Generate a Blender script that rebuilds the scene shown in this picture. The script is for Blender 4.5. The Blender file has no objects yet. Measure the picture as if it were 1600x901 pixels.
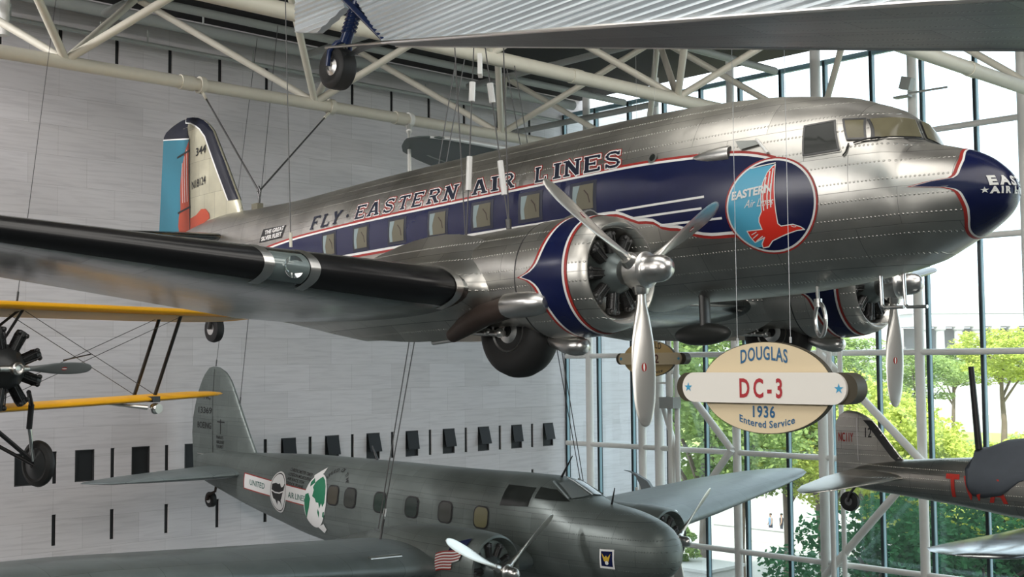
import bpy, bmesh, math, random, bisect
from mathutils import Vector, Matrix, geometry
PI = math.pi
R = math.radians
sc = bpy.context.scene
COL = sc.collection
H = 13.0                      # height of the camera above the ground outside
random.seed(7)
# ------------------------------------------------------------------ camera
cam_d = bpy.data.cameras.new('camera')
cam = bpy.data.objects.new('camera', cam_d)
COL.objects.link(cam)
cam_d.sensor_width = 36.0
cam_d.lens = 36.0 * 1907.96 / 1600.0
cam_d.clip_end = 3000
_r = Vector((0.69237931, 0.72148712, -0.00819919))
_u = Vector((0.04856973, -0.03526643, 0.998197))
_f = Vector((-0.71989713, 0.69152919, 0.05946018))
cam.matrix_world = Matrix(((_r.x, _u.x, -_f.x, 0), (_r.y, _u.y, -_f.y, 0), (_r.z, _u.z, -_f.z, H), (0, 0, 0, 1)))
sc.camera = cam
# ------------------------------------------------------------------ view, sky, sun
sc.view_settings.view_transform = 'Standard'
sc.view_settings.look = 'None'
sc.view_settings.gamma = 1.0
sc.view_settings.use_curve_mapping = False
sc.view_settings.exposure = 0.15
world = bpy.data.worlds.new('sky')
sc.world = world
world.use_nodes = True
_nt = world.node_tree
_bg = _nt.nodes['Background']
_bg.inputs[0].default_value = (0.84, 0.93, 1.0, 1)
_bg.inputs[1].default_value = 2.6
sun_d = bpy.data.lights.new('sun', 'SUN')
sun_d.energy = 7.0
sun_d.angle = R(1.0)
sun_d.color = (1.0, 0.95, 0.84)
sun = bpy.data.objects.new('sun', sun_d)
COL.objects.link(sun)
sun.rotation_euler = Vector((-0.30, 0.62, -0.75)).to_track_quat('-Z', 'Y').to_euler()
def area(name, loc, target, sx, sy, power, col=(1, 1, 1)):
    d = bpy.data.lights.new(name, 'AREA')
    d.shape = 'RECTANGLE'; d.size = sx; d.size_y = sy; d.energy = power; d.color = col
    o = bpy.data.objects.new(name, d); COL.objects.link(o)
    o.location = (loc[0], loc[1], loc[2] + H)
    o.rotation_euler = (Vector(target) - Vector(loc)).to_track_quat('-Z', 'Y').to_euler()
    return o
# unseen fill lights added to brighten the hall; overhead pair stands for skylights
area('skylight_fill', (-9, 4, 9.2), (-9, 4, 0), 9, 15, 1100, (1.0, 0.96, 0.90))
area('skylight_fill', (4, 8, 9.2), (4, 8, 0), 13, 22, 2300, (1.0, 0.96, 0.90))
area('gallery_fill', (6, -8, 5.0), (-10, 14, 0), 13, 5, 1900, (1.0, 0.96, 0.90))  # unseen fill added behind the camera for more front light
area('gallery_fill', (-14, -8, 4.5), (-16, 14, -2), 10, 4, 900, (1.0, 0.97, 0.93))
def spot(loc, target, power, deg, col=(1, 1, 1), rad=0.35):
    d = bpy.data.lights.new('wall_fill_spot', 'SPOT'); d.energy = power; d.spot_size = R(deg); d.spot_blend = 0.9; d.shadow_soft_size = rad; d.color = col
    o = bpy.data.objects.new('wall_fill_spot', d); COL.objects.link(o); o.location = (loc[0], loc[1], loc[2] + H)
    o.rotation_euler = (Vector(target) - Vector(loc)).to_track_quat('-Z', 'Y').to_euler()
for _y, _p in ((-7, 3600), (-1, 4200)): spot((-23.6, _y, 8.9), (-30, _y + 20, -4), _p * 1.3, 120, (1.0, 0.97, 0.97))  # unseen spots added to brighten the stone wall
area('window_side_fill', (-7, 17, 8.9), (-17, 31.5, -1), 9, 4, 1100, (1.0, 0.97, 0.92))  # added fill, unseen, brightening the backlit tubes along the glass
# ------------------------------------------------------------------ helpers
def tag(o, label=None, cat=None, group=None, kind=None):
    if label: o['label'] = label
    if cat: o['category'] = cat
    if group: o['group'] = group
    if kind: o['kind'] = kind
    return o
def empty(name, M=None, loc=None, parent=None):
    o = bpy.data.objects.new(name, None); COL.objects.link(o)
    o.empty_display_size = 0.3
    if M is not None: o.matrix_world = M
    if loc is not None: o.location = loc
    if parent: o.parent = parent
    return o
def copy_tree(o, parent=None):
    c = o.copy(); COL.objects.link(c)
    if parent: c.parent = parent
    for ch in list(o.children): copy_tree(ch, c)
    return c
class MB:
    def __init__(s): s.v = []; s.f = []; s.m = []; s.s = []
    def add(s, vs, fs, mi=0, smooth=True):
        k = len(s.v); s.v += [tuple(p) for p in vs]
        for f in fs: s.f.append([i + k for i in f]); s.m.append(mi); s.s.append(smooth)
        return s
    def box(s, c, d, mi=0, M=None):
        vs = [Vector((c[0] + a * d[0] / 2, c[1] + b * d[1] / 2, c[2] + e * d[2] / 2)) for a in (-1, 1) for b in (-1, 1) for e in (-1, 1)]
        if M: vs = [M @ p for p in vs]
        return s.add(vs, [(0, 1, 3, 2), (4, 6, 7, 5), (0, 4, 5, 1), (2, 3, 7, 6), (0, 2, 6, 4), (1, 5, 7, 3)], mi, False)
    def rings(s, rs, mi=0, closed=True, cap0=True, cap1=True, smooth=True):
        n = len(rs[0]); vs = [p for r in rs for p in r]; fs = []
        for i in range(len(rs) - 1):
            for j in range(n if closed else n - 1):
                a = i * n + j; b = i * n + (j + 1) % n
                fs.append((a, b, b + n, a + n))
        if closed and cap0: fs.append(tuple(range(n - 1, -1, -1)))
        if closed and cap1: fs.append(tuple((len(rs) - 1) * n + j for j in range(n)))
        return s.add(vs, fs, mi, smooth)
    def tube(s, pts, r, n=10, mi=0, flat=None):
        pts = [Vector(p) for p in pts]; m = len(pts)
        rr = r if isinstance(r, (list, tuple)) else [r] * m
        t0 = (pts[1] - pts[0]).normalized()
        a = t0.cross(Vector((0, 0, 1)))
        if a.length < 1e-3: a = t0.cross(Vector((1, 0, 0)))
        a.normalize(); rs = []
        for i in range(m):
            t = ((pts[min(i + 1, m - 1)] - pts[i]).normalized() + (pts[i] - pts[max(i - 1, 0)]).normalized())
            t = t.normalized() if t.length > 1e-6 else t0
            a = (a - t * a.dot(t)).normalized(); b = t.cross(a)
            f1, f2 = flat if flat else (1, 1)
            rs.append([pts[i] + (a * math.cos(2 * PI * j / n) * f1 + b * math.sin(2 * PI * j / n) * f2) * rr[i] for j in range(n)])
        return s.rings(rs, mi)
    def lathe(s, prof, n=32, mi=0, c=(0, 0, 0), axis='x', close=False):
        rs = []
        for (x, r) in prof:
            r = max(r, 1e-4); ring = []
            for j in range(n):
                a = 2 * PI * j / n; p, q = r * math.cos(a), r * math.sin(a)
                ring.append({'x': (c[0] + x, c[1] + p, c[2] + q), 'y': (c[0] + p, c[1] + x, c[2] + q), 'z': (c[0] + p, c[1] + q, c[2] + x)}[axis])
            rs.append(ring)
        if close: rs.append(rs[0])
        return s.rings(rs, mi, cap0=not close, cap1=not close)
    def ball(s, c, r, n=14, mi=0):
        rx, ry, rz = r if isinstance(r, (tuple, list)) else (r, r, r)
        rs = []
        for i in range(n + 1):
            t = -PI / 2 + PI * i / n; k = max(math.cos(t), 1e-3)
            rs.append([(c[0] + rx * k * math.cos(2 * PI * j / (2 * n)), c[1] + ry * k * math.sin(2 * PI * j / (2 * n)), c[2] + rz * math.sin(t)) for j in range(2 * n)])
        return s.rings(rs, mi)
    def build(s, name, mats, parent=None, label=None, angle=38):
        me = bpy.data.meshes.new(name)
        me.from_pydata(s.v, [], s.f)
        for m in (mats if isinstance(mats, (list, tuple)) else [mats]): me.materials.append(m)
        me.polygons.foreach_set('material_index', s.m)
        me.polygons.foreach_set('use_smooth', s.s)
        bm = bmesh.new(); bm.from_mesh(me)
        bmesh.ops.recalc_face_normals(bm, faces=bm.faces)
        bm.to_mesh(me); bm.free()
        me.set_sharp_from_angle(angle=R(angle))
        me.update()
        o = bpy.data.objects.new(name, me); COL.objects.link(o)
        if parent: o.parent = parent
        if label: o['label'] = label
        return o
# ---- materials
MATS = {}
def mat(name, col, rough=0.5, metal=0.0, var=0.0, scale=6.0, bump=0.0, bscale=20.0, spec=0.5, coat=0.0, emit=0.0):
    if name in MATS: return MATS[name]
    m = bpy.data.materials.new(name); m.use_nodes = True; nt = m.node_tree; p = nt.nodes['Principled BSDF']
    p.inputs['Base Color'].default_value = (*col, 1); p.inputs['Roughness'].default_value = rough
    p.inputs['Metallic'].default_value = metal; p.inputs['Specular IOR Level'].default_value = spec
    p.inputs['Coat Weight'].default_value = coat
    if emit: p.inputs['Emission Color'].default_value = (*col, 1); p.inputs['Emission Strength'].default_value = emit
    if var or bump:
        tc = nt.nodes.new('ShaderNodeTexCoord'); nz = nt.nodes.new('ShaderNodeTexNoise')
        nz.inputs['Scale'].default_value = scale; nz.inputs['Detail'].default_value = 4
        nt.links.new(tc.outputs['Object'], nz.inputs['Vector'])
        if var:
            mx = nt.nodes.new('ShaderNodeMix'); mx.data_type = 'RGBA'
            mx.inputs[6].default_value = (*[c * (1 - var) for c in col], 1); mx.inputs[7].default_value = (*[min(1, c * (1 + var)) for c in col], 1)
            nt.links.new(nz.outputs['Fac'], mx.inputs[0]); nt.links.new(mx.outputs[2], p.inputs['Base Color'])
        if bump:
            nb = nt.nodes.new('ShaderNodeTexNoise'); nb.inputs['Scale'].default_value = bscale; nb.inputs['Detail'].default_value = 3
            nt.links.new(tc.outputs['Object'], nb.inputs['Vector'])
            bp = nt.nodes.new('ShaderNodeBump'); bp.inputs['Strength'].default_value = bump; bp.inputs['Distance'].default_value = 0.05
            nt.links.new(nb.outputs['Fac'], bp.inputs['Height']); nt.links.new(bp.outputs['Normal'], p.inputs['Normal'])
    MATS[name] = m
    return m
def panel_metal(name, col, rough, metal, pw, ph, var=0.10, axes=('X', 'Z'), bump=0.10, seam=0.5, rivets=True):
    """Riveted sheet metal: panels a little different from one another, dark seams, faint dents."""
    if name in MATS: return MATS[name]
    m = bpy.data.materials.new(name); m.use_nodes = True; nt = m.node_tree; N = nt.nodes; L = nt.links
    p = N['Principled BSDF']; p.inputs['Metallic'].default_value = metal
    tc = N.new('ShaderNodeTexCoord'); sp = N.new('ShaderNodeSeparateXYZ'); L.new(tc.outputs['Object'], sp.inputs[0])
    cb = N.new('ShaderNodeCombineXYZ'); L.new(sp.outputs[axes[0]], cb.inputs['X']); L.new(sp.outputs[axes[1]], cb.inputs['Y'])
    br = N.new('ShaderNodeTexBrick'); L.new(cb.outputs[0], br.inputs['Vector'])
    br.inputs['Scale'].default_value = 1.0; br.inputs['Brick Width'].default_value = pw; br.inputs['Row Height'].default_value = ph
    br.inputs['Mortar Size'].default_value = 0.004; br.inputs['Mortar Smooth'].default_value = 0.3; br.offset = 0.5
    br.inputs['Color1'].default_value = (*[c * (1 - var) for c in col], 1)
    br.inputs['Color2'].default_value = (*[min(1, c * (1 + var)) for c in col], 1)
    br.inputs['Mortar'].default_value = (*[c * seam for c in col], 1)
    nz = N.new('ShaderNodeTexNoise'); nz.inputs['Scale'].default_value = 1.7; nz.inputs['Detail'].default_value = 5; L.new(tc.outputs['Object'], nz.inputs['Vector'])
    mx = N.new('ShaderNodeMix'); mx.data_type = 'RGBA'; mx.blend_type = 'MULTIPLY'; mx.inputs[0].default_value = 0.5
    L.new(br.outputs['Color'], mx.inputs[6]); L.new(nz.outputs['Fac'], mx.inputs[7]); L.new(mx.outputs[2], p.inputs['Base Color'])
    mr = N.new('ShaderNodeMapRange'); mr.inputs['To Min'].default_value = rough * 0.8; mr.inputs['To Max'].default_value = rough * 1.25
    L.new(nz.outputs['Fac'], mr.inputs['Value']); L.new(mr.outputs[0], p.inputs['Roughness'])
    nb = N.new('ShaderNodeTexNoise'); nb.inputs['Scale'].default_value = 3.0; nb.inputs['Detail'].default_value = 2; L.new(tc.outputs['Object'], nb.inputs['Vector'])
    b1 = N.new('ShaderNodeBump'); b1.inputs['Strength'].default_value = bump; b1.inputs['Distance'].default_value = 0.05; L.new(nb.outputs['Fac'], b1.inputs['Height'])
    b2 = N.new('ShaderNodeBump'); b2.inputs['Strength'].default_value = 0.25; b2.inputs['Distance'].default_value = 0.004; b2.invert = True
    L.new(br.outputs['Fac'], b2.inputs['Height']); L.new(b1.outputs['Normal'], b2.inputs['Normal'])
    last = b2
    if rivets:
        # rows of rivet heads: a raised dot on a grid
        def wave(sock, step):
            a = N.new('ShaderNodeMath'); a.operation = 'MULTIPLY'; a.inputs[1].default_value = 1.0 / step; L.new(sock, a.inputs[0])
            b = N.new('ShaderNodeMath'); b.operation = 'FRACT'; L.new(a.outputs[0], b.inputs[0])
            c = N.new('ShaderNodeMath'); c.operation = 'SUBTRACT'; c.inputs[1].default_value = 0.5; L.new(b.outputs[0], c.inputs[0])
            d = N.new('ShaderNodeMath'); d.operation = 'MULTIPLY'; d.inputs[1].default_value = step; L.new(c.outputs[0], d.inputs[0])
            return d.outputs[0]
        u = wave(sp.outputs[axes[0]], 0.045); w = wave(sp.outputs[axes[1]], ph / 2)
        k = N.new('ShaderNodeCombineXYZ'); L.new(u, k.inputs[0]); L.new(w, k.inputs[1])
        ln = N.new('ShaderNodeVectorMath'); ln.operation = 'LENGTH'; L.new(k.outputs[0], ln.inputs[0])
        mr2 = N.new('ShaderNodeMapRange'); mr2.inputs['From Min'].default_value = 0.006; mr2.inputs['From Max'].default_value = 0.012
        mr2.inputs['To Min'].default_value = 1; mr2.inputs['To Max'].default_value = 0; L.new(ln.outputs['Value'], mr2.inputs['Value'])
        b3 = N.new('ShaderNodeBump'); b3.inputs['Strength'].default_value = 0.8; b3.inputs['Distance'].default_value = 0.010
        L.new(mr2.outputs[0], b3.inputs['Height']); L.new(b2.outputs['Normal'], b3.inputs['Normal']); last = b3
    L.new(last.outputs['Normal'], p.inputs['Normal'])
    MATS[name] = m
    return m
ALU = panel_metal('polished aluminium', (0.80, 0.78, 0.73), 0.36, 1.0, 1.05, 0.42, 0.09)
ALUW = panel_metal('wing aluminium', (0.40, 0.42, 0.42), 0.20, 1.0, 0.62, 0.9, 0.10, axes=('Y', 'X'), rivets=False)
ALUS = mat('smooth aluminium', (0.72, 0.71, 0.69), 0.30, 1.0, 0.05)
ALUB = mat('brushed blade aluminium', (0.78, 0.76, 0.72), 0.36, 1.0, 0.04)
CHROME = mat('chrome', (0.85, 0.85, 0.84), 0.10, 1.0)
STEEL = mat('dark engine steel', (0.10, 0.10, 0.10), 0.45, 0.7, 0.25, 14)
NAVY = mat('navy paint', (0.006, 0.010, 0.055), 0.25, 0, 0.15)
TNAVY = mat('tail navy paint', (0.006, 0.008, 0.020), 0.45)
FINM = panel_metal('pale gold tinted aluminium', (0.74, 0.71, 0.54), 0.45, 0.55, 0.42, 0.75, 0.08, rivets=False)
LETNAVY = mat('dark navy letter paint', (0.012, 0.016, 0.035), 0.4)
RED = mat('red paint', (0.36, 0.028, 0.022), 0.4)
BIRD = mat('bright red paint', (0.72, 0.03, 0.015), 0.35)
TAILRED = mat('orange red paint', (0.48, 0.075, 0.035), 0.45)
WHITE = mat('white paint', (0.82, 0.82, 0.80), 0.4)
CYAN = mat('sky blue paint', (0.09, 0.42, 0.62), 0.35)
TEAL = mat('teal blue paint', (0.032, 0.18, 0.25), 0.45)
BLACK = mat('black rubber', (0.012, 0.012, 0.012), 0.55, 0, 0.2)
BOOT = mat('black boot rubber', (0.008, 0.008, 0.009), 0.28, 0, 0.15, 3)
BLK = mat('black paint', (0.010, 0.010, 0.011), 0.4)
GLASSD = mat('cockpit glass', (0.022, 0.026, 0.024), 0.12, 0, 0.3, 3, spec=0.25)
BROWNM = mat('heat browned steel', (0.06, 0.042, 0.035), 0.5, 0.4, 0.2)
CREAMP = mat('cream cabin lining', (0.15, 0.14, 0.10), 0.7)
CURT = mat('pale blue curtain', (0.27, 0.34, 0.35), 0.8)
WIRE = mat('steel wire', (0.10, 0.10, 0.10), 0.5, 0.6)
WIRELT = mat('light steel wire', (0.45, 0.45, 0.45), 0.4, 0.8)
TUBEW = mat('cream white steel tube', (0.58, 0.555, 0.47), 0.45, 0, 0.05)
TUBEG = mat('pale grey steel tube', (0.74, 0.74, 0.70), 0.45, 0, 0.05)
DUCT = mat('grey duct paint', (0.34, 0.36, 0.34), 0.5, 0, 0.06)
YELLOW = mat('chrome yellow doped fabric', (0.80, 0.40, 0.010), 0.4, 0, 0.06, 2)
YELLU = mat('pale wing underside fabric', (0.42, 0.38, 0.26), 0.5, 0, 0.06, 2)
B247 = panel_metal('grey anodized aluminium', (0.20, 0.235, 0.222), 0.40, 0.40, 0.9, 0.38, 0.10)
B247W = panel_metal('grey anodized wing', (0.27, 0.32, 0.32), 0.42, 0.35, 1.1, 0.8, 0.08, axes=('Y', 'X'), rivets=False)
# ---- 2D shapes laid on surfaces
def poly2(pts):
    tri = geometry.tessellate_polygon([[Vector((p[0], p[1], 0)) for p in pts]])
    return [tuple(p) for p in pts], [tuple(t) for t in tri]
def disc2(cx, cy, rx, ry, r0=0.0, n=56):
    if r0 <= 0: return poly2([(cx + rx * math.cos(2 * PI * i / n), cy + ry * math.sin(2 * PI * i / n)) for i in range(n)])
    vs = []; fs = []
    for i in range(n):
        a = 2 * PI * i / n; c, s = math.cos(a), math.sin(a)
        vs += [(cx + rx * c, cy + ry * s), (cx + rx * r0 * c, cy + ry * r0 * s)]
        j = (i + 1) % n; fs.append((2 * i, 2 * j, 2 * j + 1, 2 * i + 1))
    return vs, fs
def stroke2(pts, w):
    vs = []; fs = []
    for (a, b) in zip(pts[:-1], pts[1:]):
        d = Vector((b[0] - a[0], b[1] - a[1])); l = d.length or 1e-6; d /= l; n = Vector((-d.y, d.x)) * w / 2; e = d * w * 0.35
        k = len(vs)
        vs += [(a[0] - e.x + n.x, a[1] - e.y + n.y), (a[0] - e.x - n.x, a[1] - e.y - n.y), (b[0] + e.x - n.x, b[1] + e.y - n.y), (b[0] + e.x + n.x, b[1] + e.y + n.y)]
        fs.append((k, k + 1, k + 2, k + 3))
    return vs, fs
def lay(mb, shape, fn, mi=0, step=0.12):
    """Cut a flat shape along a grid and lay it on a surface: fn(u, v) -> point."""
    vs, fs = shape
    if step:
        bm = bmesh.new(); bv = [bm.verts.new((p[0], p[1], 0)) for p in vs]
        for f in fs:
            try: bm.faces.new([bv[i] for i in f])
            except ValueError: pass
        for ax in (0, 1):
            lo = min(p[ax] for p in vs); hi = max(p[ax] for p in vs); k = math.ceil(lo / step)
            while k * step < hi:
                co = [0, 0, 0]; no = [0, 0, 0]; co[ax] = k * step; no[ax] = 1
                bmesh.ops.bisect_plane(bm, geom=bm.verts[:] + bm.edges[:] + bm.faces[:], plane_co=co, plane_no=no, dist=1e-5)
                k += 1
        bm.verts.index_update()
        vs = [(v.co.x, v.co.y) for v in bm.verts]; fs = [[v.index for v in f.verts] for f in bm.faces]; bm.free()
    mb.add([fn(u, v) for u, v in vs], fs, mi, False)
def text2(s, h, bold=0.0, width=None, space=1.0):
    """Outline of a line of type, lower left at the origin, capital height h."""
    c = bpy.data.curves.new('type', 'FONT'); c.body = s; c.size = 1.0; c.offset = bold; c.space_character = space; c.resolution_u = 3
    o = bpy.data.objects.new('type', c); COL.objects.link(o)
    dg = bpy.context.evaluated_depsgraph_get(); me = bpy.data.meshes.new_from_object(o.evaluated_get(dg))
    vs = [(v.co.x, v.co.y) for v in me.vertices]; fs = [tuple(p.vertices) for p in me.polygons]
    bpy.data.objects.remove(o); bpy.data.curves.remove(c); bpy.data.meshes.remove(me)
    x0 = min(p[0] for p in vs); x1 = max(p[0] for p in vs); k = h / 0.70
    kx = (width / (x1 - x0)) if width else k
    return [((p[0] - x0) * kx, p[1] * k) for p in vs], fs
def shift(shape, du, dv): return [(p[0] + du, p[1] + dv) for p in shape[0]], shape[1]
SLAB = {
 'F': [(.2, 0, .2, 1, .2), (.02, .06, .42, .06, .12), (.05, .94, .82, .94, .14), (.2, .5, .62, .5, .13), (.82, .78, .82, .98, .1), (.62, .40, .62, .60, .09)],
 'L': [(.2, 0, .2, 1, .2), (.02, .94, .42, .94, .12), (.05, .06, .82, .06, .14), (.82, .02, .82, .3, .1)],
 'Y': [(.12, .94, .46, .48, .18), (.80, .94, .46, .48, .18), (.46, 0, .46, .5, .2), (.26, .06, .66, .06, .12), (.0, .95, .28, .95, .1), (.64, .95, .92, .95, .1)],
 'E': [(.2, 0, .2, 1, .2), (.05, .06, .84, .06, .14), (.05, .94, .84, .94, .14), (.2, .5, .62, .5, .13), (.84, .78, .84, .98, .1), (.84, .02, .84, .24, .1), (.62, .40, .62, .60, .09)],
 'A': [(.14, .05, .42, .98, .17), (.78, .05, .50, .98, .2), (.28, .32, .68, .32, .12), (-.02, .06, .32, .06, .12), (.58, .06, .96, .06, .12), (.34, .95, .56, .95, .12)],
 'S': [(.80, .80, .62, .94, .15), (.62, .94, .28, .94, .15), (.28, .94, .12, .82, .16), (.12, .82, .12, .66, .18), (.12, .66, .28, .55, .16), (.28, .55, .66, .45, .16), (.66, .45, .80, .34, .16), (.80, .34, .80, .18, .18), (.80, .18, .64, .06, .16), (.64, .06, .28, .06, .15), (.28, .06, .1, .2, .15), (.82, .74, .82, .98, .09), (.08, .02, .08, .28, .09)],
 'T': [(.46, 0, .46, 1, .2), (.06, .93, .86, .93, .14), (.26, .06, .66, .06, .12), (.06, .72, .06, .98, .1), (.86, .72, .86, .98, .1)],
 'R': [(.2, 0, .2, 1, .2), (.02, .06, .40, .06, .12), (.05, .94, .62, .94, .13), (.62, .94, .78, .82, .16), (.78, .82, .78, .64, .18), (.78, .64, .62, .50, .16), (.62, .50, .2, .50, .13), (.48, .50, .76, .06, .18), (.64, .06, .94, .06, .12)],
 'N': [(.18, 0, .18, 1, .16), (.78, 0, .78, 1, .16), (.18, .96, .78, .06, .2), (.0, .06, .36, .06, .12), (-.02, .95, .28, .95, .11), (.60, .95, .96, .95, .12)],
 'I': [(.4, 0, .4, 1, .42), (.0, .06, .8, .06, .12), (.0, .94, .8, .94, .12)],
}
def slab(mb, ch, x, z, w, h, fn, layers):
    for li, (grow, mi, off) in enumerate(layers):
        for k, (a, b, c, d, t) in enumerate(SLAB[ch]):
            A = Vector((x + a * w, z + b * h)); B = Vector((x + c * w, z + d * h)); D = (B - A); l = D.length; D /= l
            tw = t * (h if abs(D.x) > abs(D.y) else w * 1.05) ; n = Vector((-D.y, D.x)) * (tw / 2 + grow); e = D * grow
            pts = [A - e + n, A - e - n, B + e - n, B + e + n]
            lay(mb, ([tuple(p) for p in pts], [(0, 1, 2, 3)]), (lambda u, v, o=off + k * 0.0002: fn(u, v, o)), mi, 0.15)
# ---- smooth bodies
def pchip(xs, ys):
    n = len(xs); h = [xs[i + 1] - xs[i] for i in range(n - 1)]; d = [(ys[i + 1] - ys[i]) / h[i] for i in range(n - 1)]
    m = [0] * n; m[0] = d[0]; m[-1] = d[-1]
    for i in range(1, n - 1):
        if d[i - 1] * d[i] > 0:
            a = 2 * h[i] + h[i - 1]; b = h[i] + 2 * h[i - 1]; m[i] = (a + b) / (a / d[i - 1] + b / d[i])
    def f(x):
        if x <= xs[0]: return ys[0]
        if x >= xs[-1]: return ys[-1]
        i = bisect.bisect_right(xs, x) - 1; t = (x - xs[i]) / h[i]
        return ys[i] * (1 + 2 * t) * (1 - t) ** 2 + m[i] * h[i] * t * (1 - t) ** 2 + ys[i + 1] * t * t * (3 - 2 * t) + m[i + 1] * h[i] * t * t * (t - 1)
    return f
class Body:
    """A fuselage: stations of (x, top, bottom, half width, roundness); x forward, y port, z up."""
    def __init__(s, st):
        st = sorted(st); X = [a[0] for a in st]; s.X = X
        s.t, s.b, s.w, s.n = [pchip(X, [a[k] for a in st]) for k in (1, 2, 3, 4)]
    def y(s, x, z):
        t, b, w, n = s.t(x), s.b(x), s.w(x), s.n(x); u = abs((z - (t + b) / 2) / max(1e-6, (t - b) / 2))
        return 0.0 if u >= 1 else w * (1 - u ** n) ** (1 / n)
    def side(s, x, z, sd=-1, off=0.006):
        y = s.y(x, z); e = 0.01
        gz = (s.y(x, z + e) - s.y(x, z - e)) / (2 * e); gx = (s.y(x + e, z) - s.y(x - e, z)) / (2 * e)
        l = math.sqrt(1 + gz * gz + gx * gx)
        return (x - gx / l * off, sd * (y + off / l), z - gz / l * off)
    def ring(s, x, N=48, off=0.0, a0=0.0, a1=2 * PI, full=True):
        t, b, w, n = s.t(x), s.b(x), s.w(x), s.n(x); zc, h = (t + b) / 2, (t - b) / 2; out = []
        for j in range(N if full else N + 1):
            a = a0 + (a1 - a0) * j / N; c, q = math.cos(a), math.sin(a)
            out.append((x, math.copysign(abs(c) ** (2 / n), c) * (w + off), zc + math.copysign(abs(q) ** (2 / n), q) * (h + off)))
        return out
    def xs(s, step=0.25):
        L = []
        for a, b in zip(s.X[:-1], s.X[1:]):
            k = max(1, math.ceil((b - a) / step)); L += [a + (b - a) * i / k for i in range(k)]
        return L + [s.X[-1]]
    def mesh(s, mb, mi=0, N=48, step=0.25): return mb.rings([s.ring(x, N) for x in s.xs(step)], mi)
class Wing:
    """Lifting surface from sections (s, x_le, z_le, chord, thickness, incidence); t in [-1, 1]: lower rear .. nose .. upper rear."""
    def __init__(s, secs, sign=-1, camber=0.02, vertical=False, y0=0.0): s.secs = secs; s.sign = sign; s.cam = camber; s.vert = vertical; s.y0 = y0
    def sec(s, sp):
        S = s.secs
        for a, b in zip(S[:-1], S[1:]):
            if sp <= b[0]:
                k = max(0, (sp - a[0]) / (b[0] - a[0])); return [p + (q - p) * k for p, q in zip(a, b)]
        return S[-1]
    def pt(s, sp, t, off=0.0):
        _, x, z, c, th, inc = s.sec(sp)[:6]; xc = t * t
        yt = 5 * th * (0.2969 * abs(t) - 0.126 * xc - 0.3516 * xc ** 2 + 0.2843 * xc ** 3 - 0.1036 * xc ** 4)
        yc = s.cam * (0.8 * xc - xc * xc) / 0.16 if xc < 0.4 else s.cam * ((1 - 0.8) + 0.8 * xc - xc * xc) / 0.36
        yy = (yc + (yt if t >= 0 else -yt)) * c + (off if t >= 0 else -off) * min(1, abs(t) * 8); xx = -xc * c + off * max(0, 1 - abs(t) * 6)
        ci, si = math.cos(R(inc)), math.sin(R(inc)); X = x + xx * ci + yy * si * 0; Z = z + xx * si + yy
        return (X, s.y0 + Z - z, sp) if s.vert else (X, s.sign * sp, Z)
    def mesh(s, mb, mi=0, n=15, spans=None):
        ts = [-1 + i / n for i in range(2 * n + 1)]
        sp = spans or [a[0] for a in s.secs]
        return mb.rings([[s.pt(q, t) for t in ts[:-1]] for q in sp], mi)
    def patch(s, mb, s0, s1, t0, t1, off=0.006, mi=0, ns=8, nt=14):
        rs = [[s.pt(s0 + (s1 - s0) * i / ns, t0 + (t1 - t0) * j / nt, off) for j in range(nt + 1)] for i in range(ns + 1)]
        return mb.rings(rs, mi, closed=False)
PADDLE = [(0, .42), (.08, .40), (.25, .66), (.45, .93), (.62, 1), (.8, .93), (.92, .72), (.97, .5), (.992, .28), (1, .06)]
def blade(Rr, root, cmax, th=0.10, pitch=(58, 22), n=26, tab=PADDLE):
    """Propeller blade along +Z, shaft axis X."""
    mb = MB(); rs = []; cf = pchip([p[0] for p in tab], [p[1] for p in tab])
    for i in range(n + 1):
        u = i / n; u = 1 - (1 - u) ** 1.5; r = root + (Rr - root) * u; c = cmax * cf(u)
        be = R(pitch[0] + (pitch[1] - pitch[0]) * u ** 0.7); tk = max(0.010, min(c * 0.95, cmax * (0.40 * (1 - u) ** 3 + th)))
        if u > 0.96: tk *= 0.6
        ring = []
        for j in range(16):
            a = 2 * PI * j / 16; p = math.cos(a) * c / 2; q = math.sin(a) * tk / 2
            ring.append((-p * math.sin(be) + q * math.cos(be), p * math.cos(be) + q * math.sin(be), r))
        rs.append(ring)
    mb.rings(rs); return mb
def blade_logo(mb, Rr, root, u, be_deg, x_off, w, h, mi, side=1):
    be = R(be_deg); r = root + (Rr - root) * u
    vs, fs = disc2(0, 0, w, h, n=20)
    mb.add([(side * x_off * math.cos(be) - p * math.sin(be), p * math.cos(be) + side * x_off * math.sin(be), r + q) for p, q in vs], fs, mi, False)
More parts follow.
